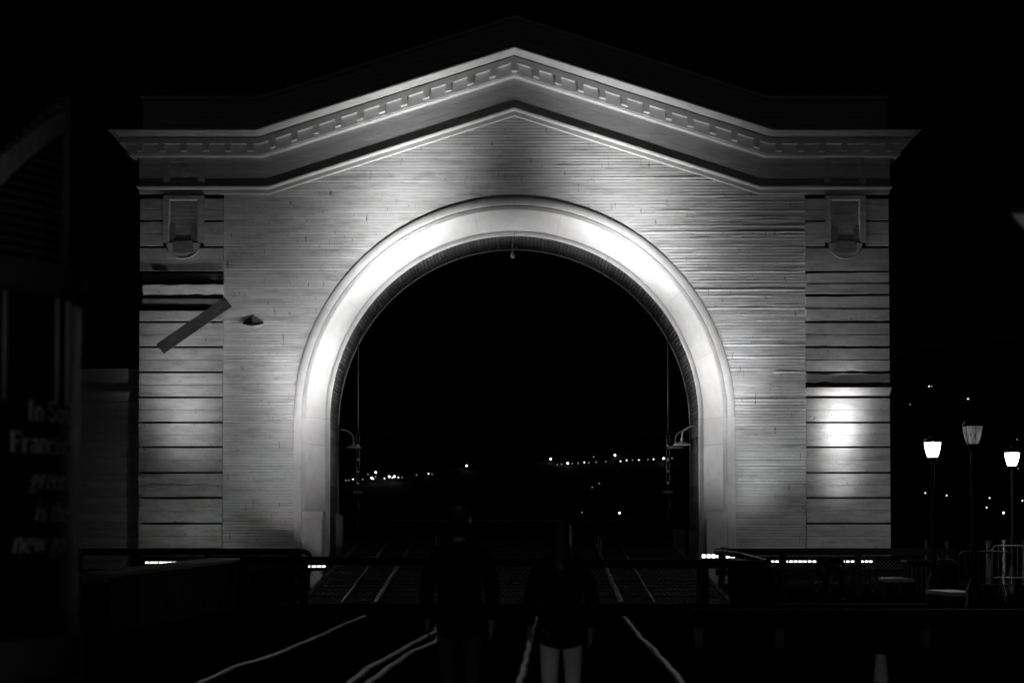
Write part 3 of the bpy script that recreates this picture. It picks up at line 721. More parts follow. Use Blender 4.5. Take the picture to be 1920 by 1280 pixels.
fence('wire_fence', 'dark timber and chain-link fence before the right pier', xa, xb, [Xp(p, 1060, FY) for p in (1352, 1467, 1607, 1745)])
xa, xb = Xp(120, 1035, FY), Xp(562, 1035, FY)
fence('wire_fence', 'dark timber and chain-link fence before the left pier', xa, xb, [Xp(p, 1060, FY) for p in (150, 255, 393, 548)])
GY = -12.2
gate = thing('track_gate', 'wide dark timber and wire gate closing the tracks before the arch', 'gate', (0, GY, 0))
ga, gb = Xp(452, 1050, GY), Xp(1446, 1050, GY)
zl0, zl1, zr0, zr1 = Zp(1057, GY), Zp(1042, GY), Zp(1066, GY), Zp(1051, GY)
fixnormals(MB().hexa([(ga, GY-.07, zl0), (ga, GY+.07, zl0), (ga, GY+.07, zl1), (ga, GY-.07, zl1)], [(gb, GY-.07, zr0), (gb, GY+.07, zr0), (gb, GY+.07, zr1), (gb, GY-.07, zr1)]).build('top_rail', M['timber'], gate))
MB().bb(ga, gb, GY-.09, GY+.09, 0.0, Zp(1131, GY)).build('bottom_beam', M['timber'], gate)
for p, wd in ((456, 14), (568, 15), (1319, 22), (1440, 14)):
    x = Xp(p, 1090, GY); hw = wd/2/86; MB().bb(x-hw, x+hw, GY+.075, GY+.2, 0, Zp(1049, GY)).build('post', M['timber'], gate)
m_ = MB(); chain(m_, Xp(568, 1090, GY), Xp(1319, 1090, GY), GY, Zp(1131, GY), Zp(1057.5, GY), .11, .004); m_.build('chain_link_mesh', M['galv'], gate)
m_ = MB(); chain(m_, Xp(1326, 1090, GY), Xp(1370, 1090, GY), GY, Zp(1131, GY), Zp(1057.5, GY), .11, .004); m_.build('chain_link_mesh', M['galv'], gate)
# kerb timber running on to the right of the gate
kt = MB(); kt.bb(Xp(1448, 1135, GY), Xp(1775, 1135, GY), GY-.12, GY+.12, 0, .12); tag(kt.build('kerb_timber', M['timber']), 'long low kerb timber running right from the gate', 'kerb')

# ------------------------------------------------------------------ plank bulkheads beside the gate
def bulkhead(name, label, A, B, z_a, z_b, wd, inner):
    """Upright planks from A (far) to B (near) under a wide cap."""
    A, B = Vector((*A, 0)), Vector((*B, 0)); d = (B-A); L = d.length; ax = d.normalized(); nr = Vector((-ax.y, ax.x, 0))*inner
    t = thing(name, label, 'bulkhead', tuple((A+B)/2), 'plank bulkheads beside the gate')
    n = int(L/.21)
    for i in range(n):
        a = A+ax*(L*i/n+.006); b = A+ax*(L*(i+1)/n-.006); zt = z_a+(z_b-z_a)*(i+.5)/n; j = nr*R.uniform(0, .012)
        MB().hexa([a+j, b+j, b+nr*.05, a+nr*.05], [a+j+Vector((0, 0, zt)), b+j+Vector((0, 0, zt)), b+nr*.05+Vector((0, 0, zt)), a+nr*.05+Vector((0, 0, zt))]).build('plank', M['timber'], t)
    for o in t.children: fixnormals(o)
    m_ = 3
    for k in range(m_):
        o0, o1 = nr*(-.03+(wd+.03)*k/m_), nr*(-.03+(wd+.03)*(k+1)/m_-.012)
        e0 = A-ax*.05; e1 = B+ax*(.05-.25*k)
        c = [e0+o0+Vector((0, 0, z_a+.005)), e0+o1+Vector((0, 0, z_a+.005)), e1+o1+Vector((0, 0, z_b+.005)), e1+o0+Vector((0, 0, z_b+.005))]
        fixnormals(MB().hexa(c, [p+Vector((0, 0, .06)) for p in c]).build('cap_plank', M['greyplank'], t))
    return t
bulkhead('plank_bulkhead', 'dark upright planks with a pale wide cap, left of the gate', (Xp(462, 1100, GY+.6), GY+.6), (-6.62, -19.5), Zp(1047, GY+.6)-.05, .90, .85, -1)
bulkhead('plank_bulkhead', 'short dark plank bulkhead at the right end of the gate', (Xp(1366, 1100, GY+.55), GY+.55), (Xp(1450, 1100, GY-.3), GY-.3), Zp(1050, GY+.5)-.03, Zp(1061, GY-.3)-.05, .5, 1)
# bundled hoses in glossy wrap on the bulkhead ends
def bundle(label, pts, n, r_):
    t = thing('hose_bundle', label, 'hoses', tuple(Vector(pts[0])*Vector((1, 1, 0)) if False else (pts[0].x, pts[0].y, 0)), 'wrapped hoses on the fence ends')
    for i in range(n):
        o = Vector((R.uniform(-.03, .03), R.uniform(-.06, .06), R.uniform(-.05, .05)))
        dense = []
        for a, b in zip(pts, pts[1:]):
            for k in range(6): dense.append(a.lerp(b, k/6)+o+Vector((0, .02*wob(k+i, i), .022*wob(k*1.5+i*2, i+3))))
        dense.append(pts[-1]+o)
        MB().tube(dense, r_*R.uniform(.7, 1.2), 7).build('hose', M['plastic'], t, True)
bundle('glossy wrapped hoses sagging from the right fence end', [W(1342, 1033, FY-.3), W(1362, 1035, FY-.6), W(1395, 1041, FY-2.5), W(1440, 1053, FY-5.5)], 5, .045)
bundle('glossy wrapped hoses heaped on the left fence end', [W(545, 1038, FY-.3), W(562, 1034, FY-.35), W(574, 1036, FY-.4), W(582, 1042, FY-.4)], 5, .04)

# ------------------------------------------------------------------ under the arch: cables, goosenecks, fender timbers, pipe posts, hook
def cable(px, ytop, ybot, label, Y=2.0, rods=True):
    zt, zb = Zp(ytop, Y), Zp(ybot, Y); x = Xp(px, 800, Y)
    t = thing('hanging_cable', label, 'cable', (x, Y, zb), 'steel cables hanging in the arch')
    MB().tube([(x, Y, zt), (x, Y, Zp(812, Y))], .018, 6).build('wire_rope', M['galv'], t, True)
    ys = [(814, 832), (838, 858), (864, 880), (884, 902)]
    for a, b in ys:
        for q in (-.045, .045): MB().tube([(x+q, Y, Zp(a, Y)), (x+q, Y, Zp(b, Y))], .016, 6).build('tie_rod', M['galv'], t, True)
        z_ = Zp(b+3, Y)
        MB().lathe([(.001, -.05), (.05, -.03), (.05, .03), (.001, .05)], (x, Y, z_), 8).build('coupling', M['hood'], t, True)
    MB().box((x, Y, Zp(922, Y)), (.30, .08, .08)).build('crosshead', M['galv'], t)
    MB().tube([(x, Y, Zp(904, Y)), (x, Y, zb)], .02, 6).build('lower_rod', M['iron'], t, True)
    MB().tube([(x, Y, Zp(936, Y)), (x+.09, Y, Zp(956, Y))], .014, 5).build('slack_link', M['galv'], t, True)
cable(1252.5, 588, 1012, 'long cable with paired tie rods hanging by the right jamb')
cable(671.5, 610, 1012, 'long cable with paired tie rods hanging by the left jamb')
def gooseneck(label, P, s, sz=1.0):
    t = thing('gooseneck_lamp', label, 'lamp', P, 'unlit gooseneck lamps on the jambs')
    P = Vector(P); pts = []
    for i in range(11):
        a = math.pi/2*i/10; pts.append(P+Vector((s*.42*math.sin(a), 0, -.30*(1-math.cos(a))))*sz)
    pts.append(pts[-1]+Vector((0, 0, -.07)))
    MB().tube(pts, .02*sz, 7).build('arm', M['hood'], t, True)
    e = pts[-1]
    MB().lathe([(.03, 0), (.045, -.02), (.045, -.10), (.05, -.11)], e, 12).build('socket', M['hood'], t, True)
    MB().lathe([(.05, -.10), (.10, -.135), (.24, -.19), (.27, -.23), (.26, -.23), (.09, -.14)], e, 18).build('shade', M['hood'], t, True)
    MB().lathe([(.06, .0), (.06, .02), (.0, .02)], P+Vector((0, 0, -.0)), 8).build('wall_plate', M['iron'], t)
gooseneck('unlit gooseneck lamp on the left jamb', tuple(W(638.5, 805, DEP-.1)), 1)
gooseneck('nearer unlit gooseneck lamp on the right jamb', tuple(W(1304, 798, 1.1)), -1)
gooseneck('farther unlit gooseneck lamp on the right jamb', tuple(W(1291, 805, 2.6)), -1)
def fender(label, x0, x1, Y, z1, dep=.35, cut=0.0):
    mb = MB(); n = 4
    mb.hexa([(x0, Y, 0), (x1, Y, 0), (x1, Y+dep, 0), (x0, Y+dep, 0)], [(x0, Y, z1), (x1, Y, z1-cut), (x1, Y+dep, z1-cut), (x0, Y+dep, z1)])
    return tag(fixnormals(mb.build('fender_timber', M['fender'])), label, 'timber', 'upright fender timbers by the jambs')
fender('weathered upright timber nearest the right jamb, split face', Xp(1292.5, 1000, .9), Xp(1317, 1000, .9), .95, Zp(994, .9), .4, .05)
fender('weathered upright timber standing clear of the right jamb', Xp(1262, 1000, 1.6), Xp(1285, 1000, 1.6), 1.6, Zp(990, 1.6), .4, .05)
fender('narrow upright timber with a slanted head by the left jamb', Xp(629.5, 1000, 1.2), Xp(641, 1000, 1.2), 1.2, Zp(960, 1.2), .4, .12)
for px, lab in ((820, 'slim pipe post on the apron, left of centre'), (1124.5, 'slim pipe post on the apron, right of centre')):
    t = thing('pipe_post', lab, 'post', (Xp(px, 1010, -3), -3, az(-3)-.02), 'slim pipe posts on the apron')
    x = Xp(px, 1010, -3); zb = az(-3)-.02
    for q in (-.035, .035): MB().tube([(x+q, -3, zb), (x+q, -3, Zp(1002, -3))], .014, 6).build('pipe', M['galv'], t, True)
    for z_ in (zb+.10, Zp(1003, -3)): MB().box((x, -3, z_), (.12, .04, .03)).build('cross_plate', M['iron'], t)
hk = thing('pendant_hook', 'small pendant lamp on a chain under the arch crown', 'pendant', tuple(W(961, 440, .95)), None)
hp = W(961, 447, 1.1); 
for i in range(5):
    c = hp+Vector((0, 0, -.07*i)); n = 8
    MB().tube([c+Vector(((.03*math.cos(2*math.pi*j/n)) if i % 2 else 0, 0 if i % 2 else .03*math.cos(2*math.pi*j/n), .05*math.sin(2*math.pi*j/n))) for j in range(n+1)], .009, 5, cap=False).build('chain_link', M['galv'], hk, True)
MB().lathe([(.001, .09), (.03, .08), (.03, .03), (.07, -.03), (.075, -.10), (.05, -.15), (.001, -.17)], hp+Vector((0, 0, -.46)), 12).build('bulb', M['galv'], hk, True)

# ------------------------------------------------------------------ street lamps on the right
def street_lamp(label, x, y, scale=1.0, lit=True):
    t = thing('street_lamp', label, 'street lamp', (x, y, 0), 'lantern street lamps on the right')
    s = scale
    MB().lathe([(.20, 0), (.20, .12), (.17, .16), (.16, .48), (.12, .60), (.085, .66), (.07, .75)], (x, y, 0), 16).build('base', M['iron'], t, True)
    MB().lathe([(.066, .74), (.055, 2.0), (.045, 3.18*s)], (x, y, 0), 12).build('post', M['iron'], t, True)
    zl = 3.2*s
    MB().lathe([(.045, -.03), (.10, 0), (.07, .04), (.115, .07), (.115, .085), (.0, .085)], (x, y, zl), 16).build('collar', M['iron'], t, True)
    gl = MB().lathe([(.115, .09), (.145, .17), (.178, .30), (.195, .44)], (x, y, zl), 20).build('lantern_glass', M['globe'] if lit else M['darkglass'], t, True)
    for i in range(4 if lit else 6):
        a = 2*math.pi*(i+.5)/(4 if lit else 6); MB().tube([(x+(r_+.006)*math.cos(a), y+(r_+.006)*math.sin(a), zl+z_) for r_, z_ in ((.115, .09), (.145, .17), (.178, .30), (.195, .44))], .006, 5).build('rib', M['iron'], t)
    MB().lathe([(.0, .445), (.21, .445), (.215, .465), (.18, .53), (.10, .585), (.04, .60), (.045, .63), (.0, .67)], (x, y, zl), 20).build('cap', M['iron'], t, True)
    return t
dA, dB, dC = 34.5, 29.0, 39.0
def lamp_at(px, d): return (Xp(px, 900, d-43), d-43)
def lamp_scale(py, d): return Zp(py, d-43)/3.2
tA = street_lamp('lit lantern street lamp nearest the arch', *lamp_at(1749, dA), scale=(Zp(857, dA-43)-.085)/3.2)
tB = street_lamp('dim lantern street lamp standing between two bright ones', *lamp_at(1824.5, dB), scale=(Zp(832, dB-43)-.085)/3.2, lit=False)
tC = street_lamp('lit lantern street lamp at the right edge behind the barriers', *lamp_at(1898, dC), scale=(Zp(873, dC-43)-.085)/3.2)
def lamp_light(t, power):
    zg = [o for o in t.children if o.name.startswith('lantern_glass')][0]
    z_ = max(v.co.z for v in zg.data.vertices)-.2
    ld = bpy.data.lights.new('lantern_light', 'POINT'); ld.energy = power; ld.shadow_soft_size = .06
    lo = bpy.data.objects.new('lantern_light', ld); COL.objects.link(lo); lo.parent = t; lo.location = (0, 0, z_)
lamp_light(tA, 220); lamp_light(tC, 150)
# unseen lamp added behind the viewpoint to light the walkers' backs and kiosk
tD = street_lamp('added unseen lantern street lamp behind the viewpoint', -2.6, -50.0, scale=1.12)
tD['group'] = 'added fill lamps behind the viewpoint'
lamp_light(tD, FILL_LAMP_POWER)

# ------------------------------------------------------------------ barriers, benches, boxes, guard rail, bollard
def barrier(label, px0, px1, d, py_t, py_b):
    Y = d-43; x0, x1 = Xp(px0, 1060, Y), Xp(px1, 1060, Y); zt, zb = Zp(py_t, Y), Zp(py_b, Y)
    t = thing('crowd_barrier', label, 'barrier', ((x0+x1)/2, Y, 0), 'steel crowd barriers by the lamps'); c = .12
    fr = [(x0, Y, zb), (x0, Y, zt-c)]+[(x0+c-c*math.cos(a), Y, zt-c+c*math.sin(a)) for a in (rad(30), rad(60), rad(90))]+[(x1-c+c*math.sin(a), Y, zt-c+c*math.cos(a)) for a in (0, rad(30), rad(60), rad(90))]+[(x1, Y, zb), (x0, Y, zb)]
    MB().tube(fr, .019, 7).build('frame', M['barrier'], t, True)
    n = int((x1-x0)/.155)
    for i in range(1, n):
        x = x0+(x1-x0)*i/n; MB().tube([(x, Y, zb), (x, Y, zt)], .008, 5).build('bar', M['barrier'], t)
    for x in (x0+.25, x1-.25):
        MB().tube([(x, Y-.32, .02), (x, Y, zb), (x, Y+.32, .02)], .016, 6).build('foot', M['barrier'], t)
barrier('pale crowd barrier crossing behind the dim street lamp', 1798, 1897, 34.0, 1033.5, 1095)
barrier('pale crowd barrier running out of the right edge', 1861, 1990, 37.5, 1022.5, 1082)
def bench(label, c, L, wd, h_, rz):
    t = thing('bench', label, 'bench', (c[0], c[1], 0), 'low slab benches right of the arch')
    m3 = Matrix.Rotation(rz, 3, 'Z')
    for k in range(3):
        o = m3 @ Vector((0, (k-1)*wd/3, 0)); MB().box((c[0]+o.x, c[1]+o.y, h_-.04), (L, wd/3-.012, .08), rz).build('slat', M['bench'], t)
    for q in (-1, 1):
        o = m3 @ Vector((q*L*.33, 0, 0)); MB().box((c[0]+o.x, c[1]+o.y, (h_-.08)/2), (.16, wd*.85, h_-.08), rz).build('leg', M['timber'], t)
dz = 30.2; bench('bench with a brightly lit top beside the dim street lamp', (Xp(1787, 1110, dz-43), dz-43), .62, 1.5, .42, rad(6))
dz = 36.0; bench('dim bench by the right end of the fence', (Xp(1680, 1085, dz-43), dz-43), .75, 1.3, .52, rad(-8))
ub = thing('utility_cabinet', 'dark ribbed utility cabinet right of the fence', 'cabinet', (Xp(1722, 1060, -7), -7, 0))
x = ub.location.x; MB().bb(x-.33, x+.33, -7.25, -6.75, 0, .92).build('body', M['timber'], ub); MB().bb(x-.37, x+.37, -7.29, -6.71, .925, .98).build('lid', M['iron'], ub)
for i in range(5): MB().bb(x-.26+.12*i, x-.22+.12*i, -7.275, -7.252, .12, .82).build('rib', M['greyplank'], ub)
tb = thing('litter_bin', 'round dark litter bin left of the dim street lamp', 'bin', (Xp(1772, 1060, -7.5), -7.5, 0))
MB().lathe([(.24, 0), (.26, .05), (.28, .78), (.30, .80), (.30, .86)], (tb.location.x, -7.5, 0), 18).build('drum', M['timber'], tb, True)
MB().lathe([(.30, .86), (.27, .95), (.15, 1.02), (.0, 1.04)], (tb.location.x, -7.5, 0), 18).build('dome_lid', M['timber'], tb, True)
gr = thing('timber_guard_rail', 'long low timber guard rail on stub posts across the right foreground', 'guard rail', (9, -22.6, 0))
yy = -22.6
MB().bb(Xp(1300, 1160, yy), 16, yy-.10, yy+.10, .42, .545).build('upper_beam', M['timber'], gr)
MB().bb(Xp(1300, 1160, yy), 16, yy-.115, yy+.10, .27, .412).build('lower_beam', M['timber'], gr)
for p in (1310, 1461, 1734, 1990): x = Xp(p, 1190, yy); MB().bb(x-.06, x+.06, yy-.06, yy+.09, 0, .268).build('stub_post', M['greyplank'], gr)
bl = thing('bollard', 'short pale blurred bollard standing low in the right foreground', 'bollard', (Xp(1652, 1279, -27.4), -27.4, 0))
bx = bl.location.x
MB().lathe([(.086, 0), (.080, .08), (.056, .29), (.05, .30), (.0, .30)], (bx, -27.4, 0), 14).build('sleeve', M['white'], bl, True)
MB().lathe([(.045, .30), (.045, .39), (.03, .405), (.0, .41)], (bx, -27.4, 0), 12).build('stub', M['timber'], bl, True)

# ------------------------------------------------------------------ people
def skin_obj(name, verts, edges, radii, m, parent, sub=2, root=0):
    o0 = origin(parent)
    me = bpy.data.meshes.new(name); me.from_pydata([tuple(v) for v in verts], edges, []); me.update(); me.materials.append(m)
    o = bpy.data.objects.new(name, me); COL.objects.link(o); o.parent = parent
    md = o.modifiers.new('skin', 'SKIN')
    sv = me.skin_vertices[0].data if me.skin_vertices else None
    if sv is None:
        bpy.context.view_layer.update()
        sv = me.skin_vertices[0].data
    for i, r_ in enumerate(radii):
        sv[i].radius = r_ if isinstance(r_, tuple) else (r_, r_); sv[i].use_root = (i == root)
    md.use_smooth_shade = True
    if sub: s_ = o.modifiers.new('smooth', 'SUBSURF'); s_.levels = sub; s_.render_levels = sub
    return o
class Chain:
    def __init__(s): s.v = []; s.e = []; s.r = []
    def p(s, co, r_, frm=None):
        s.v.append(Vector(co)); s.r.append(r_)
        if frm is not None: s.e.append((frm, len(s.v)-1))
        return len(s.v)-1
def person(label, loc, J, cloth_top, cloth_leg, hair_long=False, sc_=1.0, bulk=1.0, face=Vector((0, 1, 0)), group=None):
    """J: joints by name in local metres; the figure faces `face`."""
    t = thing('person', label, 'person', loc, group)
    g = lambda k: Vector(J[k])*sc_
    sd = face.cross(Vector((0, 0, 1))).normalized()
    # body: one continuous figure
    c = Chain(); pel = c.p(g('pelvis'), (.13, .10)); wa = c.p(g('waist'), (.125, .095), pel); ch = c.p(g('chest'), (.15, .11), wa); sh = c.p(g('neck'), .062, ch)
    hd = g('head'); hx = (hd-g('neck')).normalized()
    n2 = c.p(g('neck')+hx*.05, .055, sh); h1 = c.p(hd-hx*.02, (.078, .088), n2); h2 = c.p(hd+hx*.07, (.07, .08), h1)
    fv = face if 'facev' not in J else Vector(J['facev'])
    c.p(hd+fv*.105-hx*.02, .014, h1)                       # nose
    for q in (-1, 1): c.p(hd+sd*q*.088, .016, h1)         # ears
    for q, S in ((-1, 'L'), (1, 'R')):
        a = c.p(g('sho'+S), .058, ch); b = c.p(g('elb'+S), .042, a); w_ = c.p(g('wri'+S), .028, b)
        dr = (g('wri'+S)-g('elb'+S)).normalized(); pm = c.p(g('wri'+S)+dr*.07, (.036, .02), w_)
        for k, ln in enumerate((.07, .085, .078, .06)):
            base = g('wri'+S)+dr*.10+face*(.028-.019*k); f1 = c.p(base+dr*ln*.5, .0095, pm); c.p(base+dr*ln-sd*q*.015, .008, f1)
        tb_ = c.p(g('wri'+S)+dr*.05+face*.045, .011, pm); c.p(g('wri'+S)+dr*.09+face*.06, .009, tb_)
        hp = c.p(g('hip'+S), .085, pel); kn = c.p(g('kne'+S), .055, hp); an = c.p(g('ank'+S), .038, kn); c.p(g('toe'+S), .03, an)
    skin_obj('body', c.v, c.e, c.r, M['skin'], t, 1)
    # jacket
    c = Chain(); a0 = c.p(g('hem'), (.215, .20)); a9 = c.p(g('hem')+(g('waist')-g('hem'))*.45, (.215, .195), a0); a1 = c.p(g('waist'), (.178, .14), a9); a2 = c.p(g('chest'), (.185, .14), a1); c.p(g('neck')+hx*.045, .078, a2)
    for S in 'LR':
        b0 = c.p(g('sho'+S), .082, a2); b1 = c.p(g('elb'+S), .062, b0); c.p(g('wri'+S), .045, b1)
    c.r = [tuple(x*bulk for x in r_) if isinstance(r_, tuple) else r_*bulk for r_ in c.r]
    skin_obj('jacket', c.v, c.e, c.r, cloth_top, t, 2)
    c = Chain(); a0 = c.p(g('pelvis')+Vector((0, 0, .0)), (.15, .11))
    for S in 'LR':
        b0 = c.p(g('hip'+S)+Vector((0, 0, -.07)), .098, a0); b1 = c.p(g('kne'+S), .076, b0); c.p(g('ank'+S)+Vector((0, 0, .02)), .06, b1)
    skin_obj('trousers', c.v, c.e, c.r, cloth_leg, t, 2)
    for S in 'LR':
        c = Chain(); a0 = c.p(g('ank'+S)-face*.05-Vector((0, 0, .03)), .042); a1 = c.p(g('ank'+S)+face*.06-Vector((0, 0, .045)), .045, a0); c.p(g('toe'+S)+face*.05, .036, a1)
        skin_obj('shoe', c.v, c.e, c.r, M['shoe'], t, 1)
    c = Chain(); b0 = c.p(hd+hx*.05-fv*.022, (.092, .098)); c.p(hd+hx*.095-fv*.005, (.07, .08), b0); b2 = c.p(hd-hx*.03-fv*.045, (.084, .07), b0); c.p(hd-hx*.09-fv*.04, (.07, .05), b2)
    if hair_long: b3 = c.p(hd-hx*.14-fv*.075, (.085, .05), b2); c.p(hd-hx*.26-fv*.08, (.06, .035), b3)
    skin_obj('hair', c.v, c.e, c.r, M['hair'], t, 1)
    return t
walk = dict(pelvis=(0, 0, .96), waist=(0, .01, 1.10), hem=(0, 0, .73), chest=(0, .02, 1.33), neck=(0, .0, 1.52), head=(0, .035, 1.66),
            shoL=(-.20, 0, 1.43), elbL=(-.27, -.05, 1.15), wriL=(-.27, .10, .92), shoR=(.20, 0, 1.43), elbR=(.27, -.10, 1.16), wriR=(.26, -.02, .91),
            hipL=(-.10, 0, .90), kneL=(-.11, .16, .52), ankL=(-.10, .10, .10), toeL=(-.11, .27, .05), hipR=(.10, 0, .90), kneR=(.11, .0, .50), ankR=(.10, -.30, .14), toeR=(.11, -.17, .04))
dM = 11.6
person('person in dark jacket and grey jeans walking away, left of two', (Xp(862, 1150, dM-43), dM-43, 0), walk, M['darkcloth'], M['jeans'], False, 1.0, group='walkers seen from behind')
walk2 = dict(walk); walk2.update(hem=(0, 0, .71), kneL=(-.10, .03, .50), ankL=(-.10, -.24, .12), toeL=(-.11, -.10, .04), kneR=(.11, .14, .52), ankR=(.10, .10, .10), toeR=(.11, .26, .05))
person('person in dark jacket and pale trousers walking away, right of two', (Xp(1052, 1150, dM-43), dM-43, 0), walk2, M['darkcloth'], M['palecloth'], True, .93, group='walkers seen from behind')
bend = dict(pelvis=(0, 0, .90), waist=(0, .12, .97), hem=(0, -.01, .86), chest=(0, .36, 1.02), neck=(0, .56, .99), head=(0, .69, .93), facev=(0, .5, -.86),
            shoL=(-.21, .48, .99), elbL=(-.33, .42, .74), wriL=(-.20, .36, .55), shoR=(.21, .48, .99), elbR=(.33, .42, .74), wriR=(.20, .36, .55),
            hipL=(-.12, 0, .86), kneL=(-.20, .10, .48), ankL=(-.21, .0, .09), toeL=(-.24, .16, .04), hipR=(.12, 0, .86), kneR=(.20, .10, .48), ankR=(.21, .0, .09), toeR=(.24, .16, .04))
person('person in dark clothes bending over before the right fence', (Xp(1565, 1100, -8.6), -8.6, 0), bend, M['darkcloth'], M['darkcloth'], False, 1.0, bulk=1.25)

# ------------------------------------------------------------------ advertising kiosk at the left edge
KD = 6.2; KY = KD-43; KR = .50
kx = Xp(146, 900, KY)-KR-.012
ks = thing('advertising_kiosk', 'dark round advertising kiosk with pale printed words at the left edge', 'kiosk', (kx, KY, 0))
def kz(py): return Zp(py, KY)
MB().lathe([(KR+.06, 0), (KR+.06, .35), (KR+.03, .40), (KR+.03, kz(1262))], (kx, KY, 0), 48).build('base', M['kiosk'], ks, True)
MB().lathe([(KR+.012, kz(1262)), (KR+.02, kz(1258)), (KR+.02, kz(1192)), (KR+.006, kz(1188))], (kx, KY, 0), 48).build('lower_band', M['kioskpaint'], ks, True)
MB().lathe([(KR, kz(1190)), (KR, kz(572))], (kx, KY, 0), 64).build('poster_drum', M['kiosk'], ks, True)
MB().lathe([(KR, kz(572)), (KR+.02, kz(570)), (KR+.022, kz(514)), (KR+.0, kz(510)), (.1, kz(508))], (kx, KY, 0), 48).build('cornice_band', M['kioskpaint'], ks, True)
def ang_at(px, lo=-1.2, hi=1.35):
    """Angle on the drum (0 faces -Y, positive to +X) that shows at pixel column px."""
    best = None
    for i in range(400):
        a = lo+(hi-lo)*i/399; x = kx+KR*math.sin(a); y = KY-KR*math.cos(a); p = 960+x/(y+43)*FPX
        if best is None or abs(p-px) < best[0]: best = (abs(p-px), a)
    return best[1]
for px, wd in ((101, .020), (138, .022), (4, .02)):  # pale upright rods on the upper drum
    a = ang_at(px); c = Vector((kx+(KR+.012)*math.sin(a), KY-(KR+.012)*math.cos(a), 0))
    MB().tube([c+Vector((0, 0, kz(765))), c+Vector((0, 0, kz(573)))], wd*.5, 8).build('pale_rod', M['kioskrod'], ks, True)
# crown: stacked curved slats cut off on a slant
nsl = 19
for i in range(nsl):
    f0 = 500-(500-205)*i/(nsl-1); z0, z1 = kz(f0), kz(f0-9)
    pxl = 137-137*max(0, 338-f0)/0.001 if False else None
    # left end of the slat from the slanted cut running (137,198) .. (-40,372)
    e = 137-(f0-198)*1.02
    a1 = ang_at(139); a0 = -1.5 if e < -75 else ang_at(max(e, -75), -1.5)
    n = 10; mb = MB(); rows = []
    for k in range(n+1):
        a = a0+(a1-a0)*k/n; rows.append([(kx+r_*math.sin(a), KY-r_*math.cos(a), z_) for r_, z_ in ((KR-.05, z1), (KR-.012, z1), (KR+.0, z0), (KR-.04, z0))])
    mb.strip(rows, close=True); mb.f += [(0, 1, 2, 3)]; q = len(mb.v)-4; mb.f.append((q+3, q+2, q+1, q))
    fixnormals(mb.build('louvre', M['kioskpaint'], ks))
# slanted ribbed rim of the crown, its lit look put into paler paint
for i in range(20):
    f0, f1 = 199+i*8.5, 199+i*8.5+5.5
    a, b = ang_at(139-(f0-198)*1.02, -1.5), ang_at(139-(f1-198)*1.02, -1.5)
    P = [Vector((kx+(KR+.012)*math.sin(q), KY-(KR+.012)*math.cos(q), kz(f))) for q, f in ((a, f0), (b, f1))]
    dn = Vector((0, 0, -.085-.002*i)); inn = Vector((.0, .03, 0))
    fixnormals(MB().hexa([P[0], P[1], P[1]+dn, P[0]+dn], [P[0]+inn, P[1]+inn, P[1]+dn+inn, P[0]+dn+inn]).build('rim_plate', M['kiosklitrim'], ks))
MB().tube([(kx+(KR)*math.sin(ang_at(138)), KY-(KR)*math.cos(ang_at(138)), kz(508)), (kx+(KR)*math.sin(ang_at(138)), KY-(KR)*math.cos(ang_at(138)), kz(198))], .018, 8).build('corner_rod', M['kioskpaint'], ks, True)
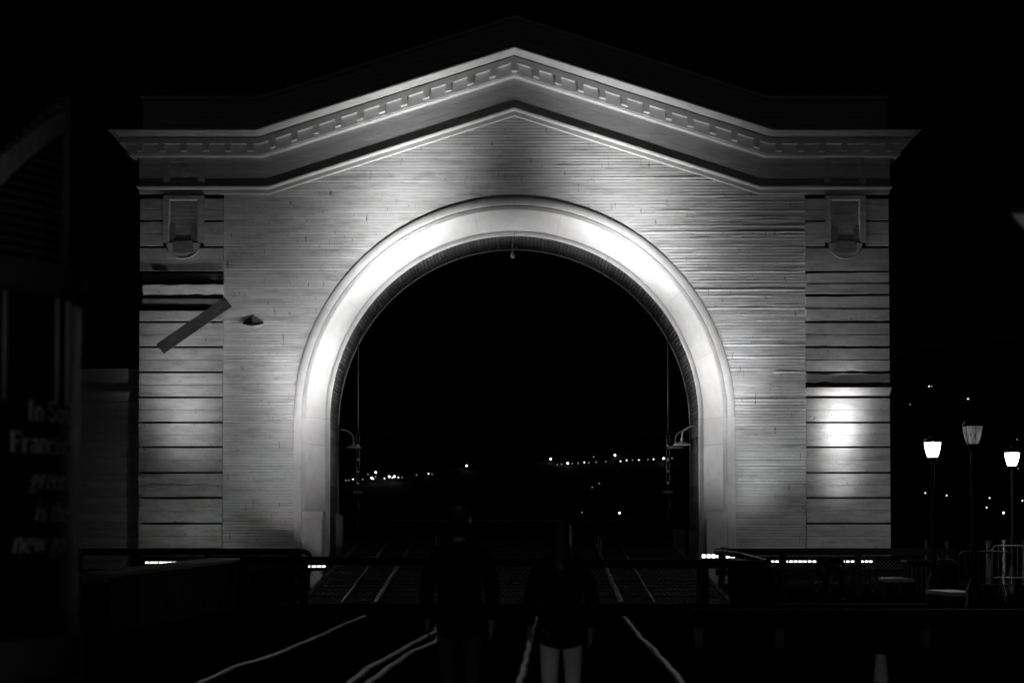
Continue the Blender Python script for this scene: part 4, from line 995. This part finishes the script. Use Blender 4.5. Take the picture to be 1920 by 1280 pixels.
# serif lettering drawn as strokes: (points, width), cap height 1
def arc(cx, cy, rx, ry, a0, a1, n=9): return [(cx+rx*math.cos(rad(a0+(a1-a0)*i/n)), cy+ry*math.sin(rad(a0+(a1-a0)*i/n))) for i in range(n+1)]
TK, TN = .15, .06
def ser(x, y, w_=.15): return ([(x-w_, y), (x+w_, y)], .045)
GL = {
 'I': (.40, [([(.2, 0), (.2, 1)], TK), ser(.2, .02), ser(.2, .98)]),
 'F': (.66, [([(.2, 0), (.2, 1)], TK), ser(.2, .02), ([(.05, .97), (.62, .97), (.62, .78)], TN), ([(.2, .52), (.48, .52)], TN), ([(.48, .42), (.48, .62)], .05)]),
 'S': (.62, [(arc(.31, .76, .22, .22, 40, 200)+[(.31, .54)], .10), (arc(.31, .26, .24, .24, 80, -160)[::1], .11), ([(.52, .72), (.52, .98)], .04), ([(.07, .02), (.07, .3)], .04)]),
 'n': (.62, [([(.15, 0), (.15, .66)], .13), (arc(.32, .46, .17, .2, 170, 0)+[(.49, 0)], .12), ser(.15, .02, .12), ser(.49, .02, .12), ([(.03, .65), (.15, .65)], .04)]),
 'r': (.46, [([(.15, 0), (.15, .66)], .13), (arc(.30, .48, .14, .17, 170, 45), .08), ser(.15, .02, .12), ([(.03, .65), (.15, .65)], .04)]),
 'a': (.54, [(arc(.26, .50, .16, .16, 160, 0)+[(.42, .05), (.5, .02)], .12), (arc(.25, .18, .16, .17, 70, 330), .08)]),
 'c': (.50, [(arc(.28, .33, .22, .33, 50, 310), .10)]),
 'i': (.34, [([(.16, 0), (.16, .66)], .13), ser(.16, .02, .12), ([(.04, .65), (.16, .65)], .04), ([(.16, .84), (.16, .95)], .12)]),
 's': (.46, [(arc(.23, .49, .15, .15, 30, 210)+[(.23, .34)], .08), (arc(.23, .17, .16, .16, 90, -150), .09)]),
 'o': (.58, [(arc(.29, .33, .22, .31, 0, 360, 14), .10)]),
 'g': (.56, [(arc(.26, .44, .17, .2, 0, 360, 12), .09), (arc(.27, -.08, .2, .15, 60, 380, 12), .06), ([(.42, .6), (.54, .64)], .05)]),
 'e': (.52, [(arc(.27, .33, .21, .32, 0, 310, 12), .09), ([(.07, .36), (.47, .36)], .05)]),
 'h': (.62, [([(.15, 0), (.15, 1)], .13), (arc(.32, .46, .17, .2, 170, 0)+[(.49, 0)], .12), ser(.15, .02, .12), ser(.49, .02, .12), ([(.03, .98), (.15, .98)], .04)]),
 't': (.38, [([(.17, .85), (.17, .12)]+arc(.26, .12, .09, .1, 180, 300, 5), .11), ([(.04, .64), (.34, .64)], .05)]),
 'w': (.84, [([(.1, .66), (.26, .02)], .12), ([(.26, .02), (.42, .62)], .05), ([(.42, .62), (.58, .02)], .12), ([(.58, .02), (.76, .66)], .05), ser(.1, .64, .1), ser(.76, .64, .1)]),
 ' ': (.28, []),
}
def line(text, px, py_base, size, slant):
    s0 = 0.0; a0 = ang_at(px); zb = kz(py_base); mb = MB()
    for chx in text:
        adv, strokes = GL[chx]; mb = MB()
        for pts, wd in strokes:
            n = len(pts); L_, R_ = [], []
            for i in range(n):
                p = Vector((*pts[i], 0)); d = Vector((*pts[min(i+1, n-1)], 0))-Vector((*pts[max(i-1, 0)], 0)); d.normalize(); q = Vector((-d.y, d.x, 0))*wd/2
                for side, S in ((L_, 1), (R_, -1)):
                    u = p+q*S; x = (s0+u.x+slant*u.y)*size; a = a0+x/KR
                    side.append((kx+(KR+.0035)*math.sin(a), KY-(KR+.0035)*math.cos(a), zb+u.y*size))
            mb.strip([L_, R_])
        s0 += adv
        if strokes: mb.build('letter', M['print'], ks)
line('In San', 48, 797, .082, 0)
line('Francisco', 14, 855, .084, 0)
line('green', 54, 918, .078, .24)
line('is the', 62, 976, .078, .24)
line('new go', 20, 1033, .084, .24)

# ------------------------------------------------------------------ banner corner at the right edge
BY = -36.8
bn = thing('hanging_banner', 'blurred pale banner corner poking in at the right edge', 'banner', (Xp(1960, 420, BY), BY, 0))
c = [W(1897, 402, BY), W(1928, 438, BY), W(2030, 500, BY), W(2030, 402, BY)]
MB().hexa([p+Vector((0, -.008, 0)) for p in c], [p+Vector((0, .008, 0)) for p in c]).build('cloth', M['palecloth'], bn)
MB().tube([W(1895, 396, BY), W(2060, 396, BY)], .015, 8).build('arm', M['iron'], bn, True)
px_ = W(2060, 396, BY); MB().tube([(px_.x, BY, 0), (px_.x, BY, px_.z+.1)], .04, 10).build('pole', M['iron'], bn, True)
